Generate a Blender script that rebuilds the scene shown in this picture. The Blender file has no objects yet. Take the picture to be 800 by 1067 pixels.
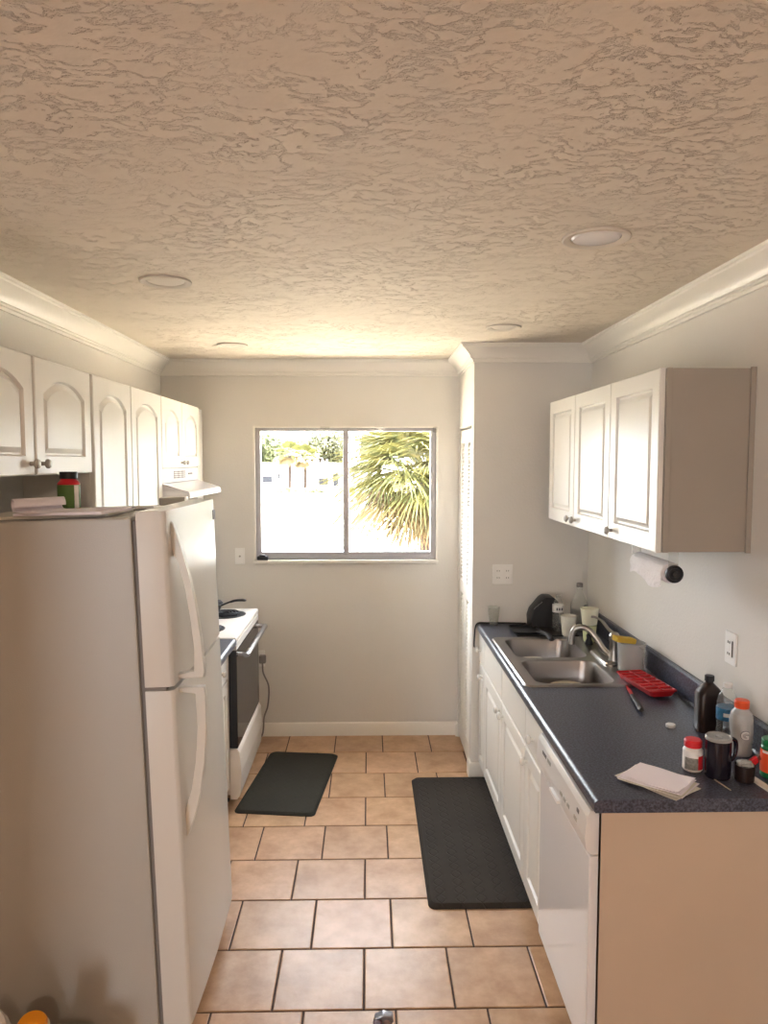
import bpy, bmesh, math, random
from mathutils import Vector, Matrix
random.seed(7)
PI = math.pi
S = bpy.context.scene
C = S.collection
# ------------------------------------------------------------------ camera
F, CH = 756.0, 1.85
pitch = math.atan(53.5 / F)
yaw = math.atan(16 / F * math.cos(pitch))
fwd = Vector((math.sin(yaw) * math.cos(pitch), math.cos(yaw) * math.cos(pitch), -math.sin(pitch)))
rgt = Vector((math.cos(yaw), -math.sin(yaw), 0))
upv = rgt.cross(fwd)
cam = bpy.data.cameras.new('camera')
cam.sensor_fit = 'HORIZONTAL'; cam.sensor_width = 36; cam.lens = F / 800 * 36
cam.clip_end = 600
co = bpy.data.objects.new('camera', cam); C.objects.link(co)
co.matrix_world = Matrix(((rgt.x, upv.x, -fwd.x, 0), (rgt.y, upv.y, -fwd.y, 0), (rgt.z, upv.z, -fwd.z, CH), (0, 0, 0, 1)))
S.camera = co
# ------------------------------------------------------------------ world, sun, exposure
w = bpy.data.worlds.new('world'); S.world = w; w.use_nodes = True
bg = w.node_tree.nodes['Background']
bg.inputs[0].default_value = (0.92, 0.95, 1.0, 1); bg.inputs[1].default_value = 5.0
sun = bpy.data.lights.new('sun', 'SUN'); sun.energy = 21; sun.angle = 0.01; sun.color = (1, .93, .80)
so = bpy.data.objects.new('sun', sun); C.objects.link(so)
so.rotation_euler = Vector((-0.75, -0.05, -1.1)).to_track_quat('-Z', 'Y').to_euler()
def portal(name, loc, sx, sy, rot):
    l = bpy.data.lights.new(name, 'AREA'); l.shape = 'RECTANGLE'; l.size = sx; l.size_y = sy
    o = bpy.data.objects.new(name, l); C.objects.link(o); o.location = loc; o.rotation_euler = rot
    l.cycles.is_portal = True
portal('window_portal', (-.15, 4.95, 1.63), 1.25, .95, (-PI / 2, 0, 0))
portal('patio_portal', (-2.53, -3.72, 1.1), .86, 2.15, (PI / 2, 0, 0))
vs = S.view_settings
vs.view_transform = 'Standard'; vs.look = 'None'; vs.gamma = 1; vs.use_curve_mapping = False
vs.exposure = 2.16
# unseen warm fill light, added behind the camera to light the near side
ll = bpy.data.lights.new('warm_rear_fill', 'POINT'); ll.energy = 14; ll.color = (1, .78, .60); ll.shadow_soft_size = .06
lo = bpy.data.objects.new('warm_rear_fill', ll); C.objects.link(lo); lo.location = (.3, -1.6, 2.41)
# ------------------------------------------------------------------ materials
def _n(nt, t, **k):
    n = nt.nodes.new(t)
    for a, b in k.items(): setattr(n, a, b)
    return n
def mat(name, col, rough=.5, metal=0, bump=0, bscale=40, var=0, vscale=6, vcol=None, spec=.5, trans=0, ior=1.45, coat=0, alpha=1, stretch=None, detail=4):
    m = bpy.data.materials.new(name); m.use_nodes = True
    nt = m.node_tree; b = nt.nodes['Principled BSDF']
    b.inputs['Base Color'].default_value = (*col, 1)
    b.inputs['Roughness'].default_value = rough; b.inputs['Metallic'].default_value = metal
    b.inputs['Specular IOR Level'].default_value = spec
    b.inputs['Transmission Weight'].default_value = trans; b.inputs['IOR'].default_value = ior
    b.inputs['Coat Weight'].default_value = coat; b.inputs['Alpha'].default_value = alpha
    tc = _n(nt, 'ShaderNodeTexCoord'); mp = _n(nt, 'ShaderNodeMapping')
    nt.links.new(tc.outputs['Object'], mp.inputs[0])
    if stretch: mp.inputs['Scale'].default_value = stretch
    if var or vcol:
        nz = _n(nt, 'ShaderNodeTexNoise'); nz.inputs['Scale'].default_value = vscale; nz.inputs['Detail'].default_value = 5
        nt.links.new(mp.outputs[0], nz.inputs[0])
        r = _n(nt, 'ShaderNodeValToRGB'); r.color_ramp.elements[0].position = .35; r.color_ramp.elements[1].position = .65
        c2 = vcol or tuple(max(0, c * (1 - var)) for c in col)
        r.color_ramp.elements[0].color = (*c2, 1); r.color_ramp.elements[1].color = (*col, 1)
        nt.links.new(nz.outputs[0], r.inputs[0]); nt.links.new(r.outputs[0], b.inputs['Base Color'])
    if bump:
        n2 = _n(nt, 'ShaderNodeTexNoise'); n2.inputs['Scale'].default_value = bscale; n2.inputs['Detail'].default_value = detail
        nt.links.new(mp.outputs[0], n2.inputs[0])
        bp = _n(nt, 'ShaderNodeBump'); bp.inputs['Strength'].default_value = bump; bp.inputs['Distance'].default_value = .01
        nt.links.new(n2.outputs[0], bp.inputs['Height']); nt.links.new(bp.outputs[0], b.inputs['Normal'])
    return m
M = {}
M['wall'] = mat('wall_paint', (.77, .745, .70), .75, bump=.12, bscale=90, var=.04, vscale=1.5)
M['walltan'] = mat('tan_wall_paint', (.62, .47, .34), .8, bump=.1, bscale=90)
M['trimw'] = mat('trim_paint', (.87, .84, .78), .38, bump=.05, bscale=60)
M['canring'] = mat('off_white_light_trim', (.68, .62, .54), .5)
M['cab'] = mat('white_thermofoil', (.84, .82, .77), .36, bump=.04, bscale=25, spec=.35)
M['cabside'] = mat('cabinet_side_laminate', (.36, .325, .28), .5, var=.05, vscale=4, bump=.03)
M['almond'] = mat('almond_end_panel', (.56, .44, .33), .5, var=.05, vscale=3, bump=.03)
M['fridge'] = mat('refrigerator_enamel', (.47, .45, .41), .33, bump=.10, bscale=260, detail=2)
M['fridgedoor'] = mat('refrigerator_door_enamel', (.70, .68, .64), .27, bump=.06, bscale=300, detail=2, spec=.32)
M['fridgehandle'] = mat('refrigerator_handle_plastic', (.66, .64, .59), .35, bump=.02)
M['gasket'] = mat('grey_gasket', (.22, .20, .19), .6, bump=.05)
M['appl'] = mat('white_appliance_enamel', (.84, .82, .82), .12, bump=.01, bscale=5)
M['applpl'] = mat('white_appliance_plastic', (.80, .78, .76), .3, bump=.02)
M['stovew'] = mat('stove_enamel', (.82, .78, .74), .25, bump=.02, bscale=20)
M['black'] = mat('black_plastic', (.02, .02, .022), .4, bump=.05, bscale=60)
M['blackgloss'] = mat('black_glass', (.012, .013, .018), .08, bump=.005)
M['iron'] = mat('dark_iron', (.035, .036, .04), .45, metal=.5, bump=.1, bscale=80)
M['steel'] = mat('brushed_steel', (.38, .365, .36), .28, metal=1, bump=.06, bscale=30, stretch=(1, 12, 1))
M['nickel'] = mat('brushed_nickel', (.42, .40, .37), .32, metal=1, bump=.03, bscale=50)
M['alu'] = mat('window_aluminium', (.46, .46, .48), .4, metal=.4, bump=.03, bscale=60)
M['knob'] = mat('white_knob_ceramic', (.78, .76, .72), .25, bump=.01)
M['knobg'] = mat('grey_knob', (.42, .40, .36), .35, metal=.3, bump=.02)
M['outlet'] = mat('outlet_plastic', (.90, .89, .86), .3, bump=.01)
M['dark'] = mat('dark_slot', (.04, .035, .03), .6, bump=.02)
M['paper'] = mat('paper_white', (.92, .86, .92), .8, bump=.15, bscale=12)
M['papercream'] = mat('paper_cream', (.78, .74, .66), .8, bump=.1, bscale=12)
M['towel'] = mat('paper_towel', (.86, .83, .84), .9, bump=.6, bscale=70)
M['redpl'] = mat('red_plastic', (.50, .015, .02), .35, bump=.03)
M['redcap'] = mat('red_cap_plastic', (.62, .02, .03), .35, bump=.03)
M['orangecap'] = mat('orange_cap_plastic', (.80, .10, .03), .35, bump=.03)
M['greencap'] = mat('green_cap_plastic', (.01, .16, .05), .35, bump=.02)
M['greenlabel'] = mat('green_label', (.10, .20, .045), .5, bump=.02)
M['redlabel'] = mat('orange_red_label', (.75, .08, .02), .5, bump=.02)
M['labelw'] = mat('white_label', (.75, .74, .72), .5, bump=.02)
M['labelg'] = mat('grey_label', (.32, .31, .29), .5, var=.4, vscale=120)
M['labelb'] = mat('blue_label', (.05, .22, .42), .4, var=.5, vscale=60)
M['ink'] = mat('ink_grey', (.12, .12, .13), .6, bump=.01)
M['whitepl'] = mat('white_bottle_plastic', (.84, .82, .80), .3, bump=.02)
M['ceram'] = mat('white_ceramic', (.74, .72, .66), .2, bump=.01)
M['cream'] = mat('cream_ceramic', (.66, .62, .50), .25, bump=.01)
M['foam'] = mat('pale_green_cup', (.66, .70, .40), .5, bump=.08, bscale=80)
M['foamtop'] = mat('pale_cream_cup', (.74, .74, .60), .5, bump=.08, bscale=80)
M['brownblack'] = mat('dark_brown_plastic', (.018, .010, .009), .3, bump=.02)
M['mug'] = mat('black_mug_enamel', (.010, .007, .014), .22, bump=.01)
M['sponge'] = mat('yellow_sponge', (.62, .42, .06), .9, bump=.6, bscale=120)
M['orangebot'] = mat('orange_bottle_plastic', (.85, .30, .01), .3, bump=.02)
M['beigecap'] = mat('beige_cap', (.72, .62, .42), .5, bump=.03)
M['tissue'] = mat('tissue', (.72, .68, .60), .9, bump=.4, bscale=30)
M['steelhead'] = mat('hammer_steel', (.35, .36, .40), .35, metal=.8, bump=.1, bscale=60)
M['maroon'] = mat('maroon_rubber', (.10, .015, .02), .5, bump=.05)
M['woodlt'] = mat('pink_brown_wood', (.36, .24, .22), .5, bump=.1, bscale=40, stretch=(1, 8, 1))
M['stick'] = mat('bamboo', (.55, .46, .34), .6, bump=.1)
M['foil'] = mat('grey_foil', (.45, .45, .43), .4, metal=.4, bump=.4, bscale=60)
def clear(name, tint, spec_rough=.05, amt=.12):
    m = bpy.data.materials.new(name); m.use_nodes = True; nt = m.node_tree; nt.nodes.clear()
    o = _n(nt, 'ShaderNodeOutputMaterial'); t = _n(nt, 'ShaderNodeBsdfTransparent'); g = _n(nt, 'ShaderNodeBsdfGlossy')
    t.inputs[0].default_value = (*tint, 1); g.inputs['Roughness'].default_value = spec_rough
    lw = _n(nt, 'ShaderNodeLayerWeight'); lw.inputs[0].default_value = .5
    pw_ = _n(nt, 'ShaderNodeMath', operation='POWER'); pw_.inputs[1].default_value = 4; nt.links.new(lw.outputs['Facing'], pw_.inputs[0])
    fr = _n(nt, 'ShaderNodeMath', operation='MULTIPLY_ADD'); fr.inputs[1].default_value = .6; fr.inputs[2].default_value = .03; nt.links.new(pw_.outputs[0], fr.inputs[0])
    nz = _n(nt, 'ShaderNodeTexNoise'); nz.inputs['Scale'].default_value = 30
    tc = _n(nt, 'ShaderNodeTexCoord'); nt.links.new(tc.outputs['Object'], nz.inputs[0])
    bp = _n(nt, 'ShaderNodeBump'); bp.inputs['Strength'].default_value = .03
    nt.links.new(nz.outputs[0], bp.inputs['Height']); nt.links.new(bp.outputs[0], g.inputs['Normal'])
    d = _n(nt, 'ShaderNodeBsdfDiffuse'); d.inputs[0].default_value = (.8, .8, .78, 1)
    m1 = _n(nt, 'ShaderNodeMixShader'); m2 = _n(nt, 'ShaderNodeMixShader'); m1.inputs[0].default_value = amt
    nt.links.new(t.outputs[0], m1.inputs[1]); nt.links.new(d.outputs[0], m1.inputs[2])
    nt.links.new(fr.outputs[0], m2.inputs[0]); nt.links.new(m1.outputs[0], m2.inputs[1]); nt.links.new(g.outputs[0], m2.inputs[2])
    nt.links.new(m2.outputs[0], o.inputs[0]); return m
M['pane'] = clear('window_glass', (.97, .98, .98), .02, 0.0)
M['clearpl'] = clear('clear_plastic', (.96, .97, .96), .12, .12)
M['clearbottle'] = clear('clear_bottle', (.95, .96, .95), .08, .10)
M['frost'] = clear('frosted_plastic', (.85, .85, .86), .25, .35)
M['milky'] = clear('milky_drink_bottle', (.75, .75, .78), .15, .55)
# ceiling: skip-trowel plaster
def ceiling_mat():
    m = mat('troweled_ceiling', (.78, .70, .595), .75); nt = m.node_tree; b = nt.nodes['Principled BSDF']
    tc = _n(nt, 'ShaderNodeTexCoord')
    wn = _n(nt, 'ShaderNodeTexNoise'); wn.inputs['Scale'].default_value = 3.0; wn.inputs['Detail'].default_value = 3
    nt.links.new(tc.outputs['Object'], wn.inputs[0])
    sc = _n(nt, 'ShaderNodeVectorMath', operation='SCALE'); sc.inputs['Scale'].default_value = .16
    nt.links.new(wn.outputs['Color'], sc.inputs[0])
    ad = _n(nt, 'ShaderNodeVectorMath', operation='ADD')
    nt.links.new(tc.outputs['Object'], ad.inputs[0]); nt.links.new(sc.outputs[0], ad.inputs[1])
    def layer(rot, scl, lo, hi, seed):
        mp = _n(nt, 'ShaderNodeMapping'); mp.inputs['Scale'].default_value = scl; mp.inputs['Rotation'].default_value = (0, 0, rot); mp.inputs['Location'].default_value = (seed, seed, 0)
        nt.links.new(ad.outputs[0], mp.inputs[0])
        n1 = _n(nt, 'ShaderNodeTexNoise'); n1.inputs['Scale'].default_value = 1.0; n1.inputs['Detail'].default_value = 9; n1.inputs['Roughness'].default_value = .68
        nt.links.new(mp.outputs[0], n1.inputs[0])
        r1 = _n(nt, 'ShaderNodeMapRange'); r1.inputs['From Min'].default_value = lo; r1.inputs['From Max'].default_value = hi
        nt.links.new(n1.outputs[0], r1.inputs[0]); return r1.outputs[0]
    l1 = layer(.35, (9, 15, 8), .505, .545, 0); l2 = layer(-.5, (8, 16, 8), .535, .575, 9)
    mx = _n(nt, 'ShaderNodeMath', operation='MAXIMUM'); nt.links.new(l1, mx.inputs[0]); nt.links.new(l2, mx.inputs[1])
    n2 = _n(nt, 'ShaderNodeTexNoise'); n2.inputs['Scale'].default_value = 45; n2.inputs['Detail'].default_value = 4
    nt.links.new(tc.outputs['Object'], n2.inputs[0])
    m2 = _n(nt, 'ShaderNodeMath', operation='MULTIPLY_ADD'); m2.inputs[1].default_value = .18
    n3 = _n(nt, 'ShaderNodeTexNoise'); n3.inputs['Scale'].default_value = 2.6; n3.inputs['Detail'].default_value = 3
    nt.links.new(tc.outputs['Object'], n3.inputs[0])
    r3 = _n(nt, 'ShaderNodeMapRange'); r3.inputs['From Min'].default_value = .40; r3.inputs['From Max'].default_value = .60; r3.inputs['To Min'].default_value = .2
    nt.links.new(n3.outputs[0], r3.inputs[0]); mm = _n(nt, 'ShaderNodeMath', operation='MULTIPLY'); nt.links.new(r3.outputs[0], mm.inputs[0]); nt.links.new(mx.outputs[0], mm.inputs[1])
    nt.links.new(n2.outputs[0], m2.inputs[0]); nt.links.new(mm.outputs[0], m2.inputs[2])
    bp = _n(nt, 'ShaderNodeBump'); bp.inputs['Strength'].default_value = .74; bp.inputs['Distance'].default_value = .008
    nt.links.new(m2.outputs[0], bp.inputs['Height']); nt.links.new(bp.outputs[0], b.inputs['Normal'])
    return m
M['ceiling'] = ceiling_mat()
def tile_mat():
    m = mat('ceramic_tile', (.60, .40, .27), .33, bump=.12, bscale=14); nt = m.node_tree; b = nt.nodes['Principled BSDF']
    at = _n(nt, 'ShaderNodeAttribute'); at.attribute_name = 'tint'
    tc = _n(nt, 'ShaderNodeTexCoord'); nz = _n(nt, 'ShaderNodeTexNoise'); nz.inputs['Scale'].default_value = 7; nz.inputs['Detail'].default_value = 7; nz.inputs['Roughness'].default_value = .65
    ad = _n(nt, 'ShaderNodeVectorMath', operation='ADD'); sc = _n(nt, 'ShaderNodeVectorMath', operation='SCALE'); sc.inputs['Scale'].default_value = 30
    nt.links.new(at.outputs['Vector'], sc.inputs[0]); nt.links.new(tc.outputs['Object'], ad.inputs[0]); nt.links.new(sc.outputs[0], ad.inputs[1])
    nt.links.new(ad.outputs[0], nz.inputs[0])
    r = _n(nt, 'ShaderNodeValToRGB'); e = r.color_ramp.elements
    e[0].position = .3; e[0].color = (.44, .26, .145, 1); e[1].position = .68; e[1].color = (.70, .465, .295, 1)
    nt.links.new(nz.outputs[0], r.inputs[0])
    mx = _n(nt, 'ShaderNodeMix', data_type='RGBA', blend_type='MULTIPLY'); mx.inputs[0].default_value = .30
    nt.links.new(r.outputs[0], mx.inputs[6]); nt.links.new(at.outputs['Color'], mx.inputs[7])
    nt.links.new(mx.outputs[2], b.inputs['Base Color']); return m
M['tile'] = tile_mat()
M['grout'] = mat('dark_grout', (.075, .045, .035), .8, bump=.2, bscale=90)
def counter_mat():
    m = mat('slate_laminate', (.075, .078, .098), .30, bump=.05, bscale=200); nt = m.node_tree; b = nt.nodes['Principled BSDF']
    tc = _n(nt, 'ShaderNodeTexCoord'); nz = _n(nt, 'ShaderNodeTexNoise'); nz.inputs['Scale'].default_value = 160; nz.inputs['Detail'].default_value = 3
    nt.links.new(tc.outputs['Object'], nz.inputs[0])
    r = _n(nt, 'ShaderNodeValToRGB'); e = r.color_ramp.elements
    e[0].position = .38; e[0].color = (.034, .037, .052, 1); e[1].position = .66; e[1].color = (.105, .115, .160, 1)
    nt.links.new(nz.outputs[0], r.inputs[0]); nt.links.new(r.outputs[0], b.inputs['Base Color']); return m
M['counter'] = counter_mat()
def mat_mat(name, base, pattern):
    m = mat(name, base, .8, spec=.25, var=.15, vscale=4); nt = m.node_tree; b = nt.nodes['Principled BSDF']
    tc = _n(nt, 'ShaderNodeTexCoord'); sp = _n(nt, 'ShaderNodeSeparateXYZ'); nt.links.new(tc.outputs['Object'], sp.inputs[0])
    def mth(op, a, bb=None, v=None):
        n = _n(nt, 'ShaderNodeMath', operation=op); nt.links.new(a, n.inputs[0])
        if bb is not None: nt.links.new(bb, n.inputs[1])
        if v is not None: n.inputs[1].default_value = v
        return n.outputs[0]
    X = mth('MULTIPLY', sp.outputs[0], v=2 * PI / .17); Y = mth('MULTIPLY', sp.outputs[1], v=2 * PI / .12)
    s = mth('MULTIPLY', mth('SINE', Y), v=.75)
    v1 = mth('ABSOLUTE', mth('SINE', mth('ADD', X, s))); v2 = mth('ABSOLUTE', mth('SINE', mth('SUBTRACT', X, s)))
    v = mth('MINIMUM', v1, v2); v = mth('MINIMUM', mth('MULTIPLY', v, v=5.0), v=1.0)
    bp = _n(nt, 'ShaderNodeBump'); bp.inputs['Strength'].default_value = pattern; bp.inputs['Distance'].default_value = .004
    nt.links.new(v, bp.inputs['Height']); nt.links.new(bp.outputs[0], b.inputs['Normal']); return m
M['mat1'] = mat_mat('black_foam', (.036, .034, .026), .25)
M['mat2'] = mat_mat('charcoal_foam', (.045, .038, .032), .8)
M['leaf'] = mat('tree_leaf', (.075, .085, .030), .8, vcol=(.030, .040, .018), vscale=.8)
M['leaf2'] = mat('tree_leaf_olive', (.085, .085, .040), .8, vcol=(.040, .044, .024), vscale=.8)
M['frond'] = mat('palm_frond', (.15, .135, .034), .6, vcol=(.055, .065, .02), vscale=5)
M['frondold'] = mat('palm_frond_dry', (.13, .085, .036), .6, vcol=(.08, .06, .022), vscale=5)
M['bark'] = mat('palm_bark', (.030, .018, .014), .9, bump=.8, bscale=12)
M['lawn'] = mat('lawn', (.34, .33, .24), .9, bump=.5, bscale=20, var=.1, vscale=.5)
M['bounceground'] = mat('warm_bounce_ground', (.56, .48, .37), .9, bump=.2, var=.1)  # pale warm tone chosen to bounce sunlight indoors
M['water'] = mat('pond_water', (.42, .44, .42), .12, bump=.08, bscale=1.2)
M['house'] = mat('house_stucco', (.72, .70, .66), .8, bump=.1)
M['roof'] = mat('house_roof', (.10, .095, .09), .8, bump=.1)
M['houseglass'] = mat('house_window_glass', (.012, .013, .022), .7, bump=.01)
# ------------------------------------------------------------------ mesh helpers
def box(bm, x0, x1, y0, y1, z0, z1, bev=0, seg=2):
    v = [bm.verts.new(p) for p in ((x0,y0,z0),(x1,y0,z0),(x1,y1,z0),(x0,y1,z0),(x0,y0,z1),(x1,y0,z1),(x1,y1,z1),(x0,y1,z1))]
    f = [bm.faces.new([v[i] for i in q]) for q in ((3,2,1,0),(4,5,6,7),(0,1,5,4),(1,2,6,5),(2,3,7,6),(3,0,4,7))]
    if bev:
        ed = list({e for a in f for e in a.edges})
        bmesh.ops.bevel(bm, geom=ed, offset=bev, segments=seg, profile=.5, affect='EDGES')
    return bm
def loft(bm, rings, close=True, cap0=True, cap1=True):
    vr = [[bm.verts.new(p) for p in r] for r in rings]
    n = len(vr[0])
    for a, b in zip(vr, vr[1:]):
        for i in range(n if close else n - 1):
            j = (i + 1) % n
            bm.faces.new((a[i], a[j], b[j], b[i]))
    if close and cap0: bm.faces.new(vr[0][::-1])
    if close and cap1: bm.faces.new(vr[-1])
    return bm
def lathe(bm, prof, c=(0, 0, 0), n=28, sy=1, sx=1, cap0=True, cap1=True, rot=None):
    n = max(n, 24)
    rings = []
    for r, z in prof:
        ring = []
        for i in range(n):
            a = 2 * PI * i / n
            p = Vector((r * math.cos(a) * sx, r * math.sin(a) * sy, z))
            if rot: p = rot @ p
            ring.append(p + Vector(c))
        rings.append(ring)
    return loft(bm, rings, cap0=cap0, cap1=cap1)
def tube(bm, pts, r, n=10, flat=1.0):
    n = n if n < 7 else 20
    pts = [Vector(p) for p in pts]; rings = []
    rs = r if isinstance(r, (list, tuple)) else [r] * len(pts)
    prev = None
    for i, p in enumerate(pts):
        t = (pts[min(i + 1, len(pts) - 1)] - pts[max(i - 1, 0)]).normalized()
        if prev is None:
            a = Vector((0, 0, 1)) if abs(t.z) < .9 else Vector((1, 0, 0))
            u = t.cross(a).normalized()
        else:
            u = (prev - t * prev.dot(t)).normalized()
        prev = u; v = t.cross(u)
        rings.append([p + (u * math.cos(2 * PI * k / n) + v * math.sin(2 * PI * k / n) * flat) * rs[i] for k in range(n)])
    return loft(bm, rings)
def smooth_path(pts, k=6):
    pts = [Vector(p) for p in pts]; out = []
    P = [pts[0] * 2 - pts[1]] + pts + [pts[-1] * 2 - pts[-2]]
    for i in range(1, len(P) - 2):
        for j in range(k):
            t = j / k; a, b, c, d = P[i - 1:i + 3]
            out.append(.5 * ((2 * b) + (c - a) * t + (2 * a - 5 * b + 4 * c - d) * t * t + (3 * b - a - 3 * c + d) * t ** 3))
    out.append(pts[-1]); return out
def prism(bm, poly, axis, a0, a1, bev=0):
    def P(u, v, a): return {'X': (a, u, v), 'Y': (u, a, v), 'Z': (u, v, a)}[axis]
    r0 = [bm.verts.new(P(u, v, a0)) for u, v in poly]; r1 = [bm.verts.new(P(u, v, a1)) for u, v in poly]
    n = len(poly); fs = []
    for i in range(n):
        j = (i + 1) % n; fs.append(bm.faces.new((r0[i], r0[j], r1[j], r1[i])))
    fs.append(bm.faces.new(r0[::-1])); fs.append(bm.faces.new(r1))
    if bev:
        ed = [e for e in {e for f in fs for e in f.edges}]
        bmesh.ops.bevel(bm, geom=ed, offset=bev, segments=2, profile=.5, affect='EDGES')
    return bm
def rrect(x0, x1, y0, y1, r, n=5):
    out = []
    for cx, cy, a0 in ((x1 - r, y1 - r, 0), (x0 + r, y1 - r, 90), (x0 + r, y0 + r, 180), (x1 - r, y0 + r, 270)):
        for i in range(n + 1):
            a = math.radians(a0 + 90 * i / n); out.append((cx + r * math.cos(a), cy + r * math.sin(a)))
    return out
def nb(): return bmesh.new()
def root_loc(p):
    while p.parent: p = p.parent
    return p['_o'] if '_o' in p else p.location
def obj(name, bm, m, parent=None, world=True, smooth=None, label=None, origin=None):
    """links bm as one mesh; world coords are turned into the parent thing's local ones"""
    bmesh.ops.recalc_face_normals(bm, faces=bm.faces)
    if parent is not None:
        off = Vector(root_loc(parent)) if world else Vector((0, 0, 0)); loc = Vector((0, 0, 0))
    else:
        if origin is None:
            xs = [v.co for v in bm.verts]
            off = Vector(((min(v.x for v in xs) + max(v.x for v in xs)) / 2, (min(v.y for v in xs) + max(v.y for v in xs)) / 2, min(v.z for v in xs)))
        else: off = Vector(origin)
        loc = off
    if off.length: bmesh.ops.translate(bm, verts=bm.verts, vec=-off)
    me = bpy.data.meshes.new(name); bm.to_mesh(me); bm.free()
    ms = m if isinstance(m, (list, tuple)) else [m]
    for q in ms: me.materials.append(q)
    o = bpy.data.objects.new(name, me); C.objects.link(o)
    if parent is not None: o.parent = parent
    else: o.location = loc
    me.shade_smooth()
    try: me.set_sharp_from_angle(angle=math.radians(20 if smooth is None else smooth))
    except Exception: pass
    if label: o['label'] = label
    return o
def thing(name, label, cat, loc=(0, 0, 0), rot=(0, 0, 0), group=None):
    o = bpy.data.objects.new(name, None); C.objects.link(o); o.location = loc; o.rotation_euler = rot
    o.empty_display_size = .05; o['label'] = label; o['category'] = cat
    if group: o['group'] = group
    return o
def tag(o, label, cat, group=None, kind=None):
    o['label'] = label; o['category'] = cat
    if group: o['group'] = group
    if kind: o['kind'] = kind
    return o
def struct(name, bm, m, parent=None, label=None, origin=None):
    o = obj(name, bm, m, parent, origin=origin, label=label)
    if parent is None: o['kind'] = 'structure'
    return o
# ------------------------------------------------------------------ room dimensions
XL, XR, YF, YJ, XJ, ZC = -1.35, 1.26, 4.79, 4.117, .595, 2.50
YR = -3.6                 # rear wall of the living space behind the camera
YK = .6                   # the kitchen walls start here
# floor: grout bed and real tiles in one mesh
bm = nb(); box(bm, -3.1, 3.1, YR, YF + .1, -.05, -.004)
for f in bm.faces: f.material_index = 1
lay = bm.loops.layers.color.new('tint')
P = .3105; row = 0
y = 2.327 - P * 19
k = -19
while y < YF:
    offx = -.019 if k % 2 == 0 else -.222
    x = offx - P * 9
    while x < 3.0:
        x0, x1, y0, y1 = x + .0035, x + P - .0035, y + .0035, min(y + P - .0035, YF)
        if x1 > -3.0 and y1 > YR:
            c = ((q_ := random.uniform(.78, 1)), q_ * random.uniform(.95, 1), q_ * random.uniform(.90, 1), 1)
            b_ = .003
            r0 = [bm.verts.new(p) for p in ((x0, y0, -.004), (x1, y0, -.004), (x1, y1, -.004), (x0, y1, -.004))]
            r1 = [bm.verts.new(p) for p in ((x0, y0, -.0015), (x1, y0, -.0015), (x1, y1, -.0015), (x0, y1, -.0015))]
            r2 = [bm.verts.new(p) for p in ((x0 + b_, y0 + b_, 0), (x1 - b_, y0 + b_, 0), (x1 - b_, y1 - b_, 0), (x0 + b_, y1 - b_, 0))]
            fs = [bm.faces.new(r2)]
            for a, b in ((r0, r1), (r1, r2)):
                for i in range(4): fs.append(bm.faces.new((a[i], a[(i + 1) % 4], b[(i + 1) % 4], b[i])))
            for f in fs:
                for l in f.loops: l[lay] = c
        x += P
    y += P; k += 1
struct('floor', bm, [M['tile'], M['grout']], origin=(0, 0, 0))
bm = nb(); box(bm, -3.1, 3.1, YR - 1.6, YF + .1, ZC, ZC + .12); struct('ceiling', bm, M['ceiling'], origin=(0, 0, ZC))
bm = nb(); box(bm, XL - .1, XL, YK, YF + .1, 0, ZC); struct('wall_left', bm, M['wall'])
bm = nb(); box(bm, XR, XR + .1, YK, YF + .1, 0, ZC); struct('wall_right', bm, M['wall'])
WX0, WX1, WZ0, WZ1 = -.745, .445, 1.195, 2.065
bm = nb()
box(bm, XL, WX0, YF, YF + .13, 0, ZC); box(bm, WX1, XR, YF, YF + .13, 0, ZC)
box(bm, WX0, WX1, YF, YF + .13, 0, WZ0); box(bm, WX0, WX1, YF, YF + .13, WZ1, ZC)
struct('wall_far', bm, M['wall'])
bm = nb(); box(bm, XJ, XR, YJ, YJ + .075, 0, ZC); box(bm, XJ, XJ + .075, YJ + .075, YF, 2.055, ZC); box(bm, XJ, XJ + .075, 4.745, YF, 0, 2.055)
struct('wall_pantry', bm, M['wall'])
# walls of the space behind the camera
bm = nb(); box(bm, -3.1, -3.0, YR, YK, 0, ZC); box(bm, -3.1, XL - .1, YK, YK + .1, 0, ZC); struct('wall_west', bm, M['walltan'])
bm = nb(); box(bm, 3.0, 3.1, YR, YK, 0, ZC); box(bm, XR + .1, 3.1, YK, YK + .1, 0, ZC); struct('wall_east', bm, M['walltan'])
bm = nb(); box(bm, -3.1, -2.96, YR - .1, YR, 0, ZC); box(bm, -2.10, 3.1, YR - .1, YR, 0, ZC); box(bm, -2.96, -2.10, YR - .1, YR, 2.2, ZC)
struct('wall_rear', bm, M['walltan'])
bm = nb()
for a in (-2.96, -2.16): box(bm, a, a + .06, YR - .08, YR - .02, 0, 2.2)
box(bm, -2.96, -2.10, YR - .08, YR - .02, 2.14, 2.2); box(bm, -2.96, -2.10, YR - .08, YR - .02, 0, .05)
d3 = struct('door_2', bm, M['trimw'])
for a in (-2.90,):
    bm = nb(); box(bm, a, a + .74, YR - .055, YR - .049, .05, 2.14); struct('pane', bm, M['pane'], d3)
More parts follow.
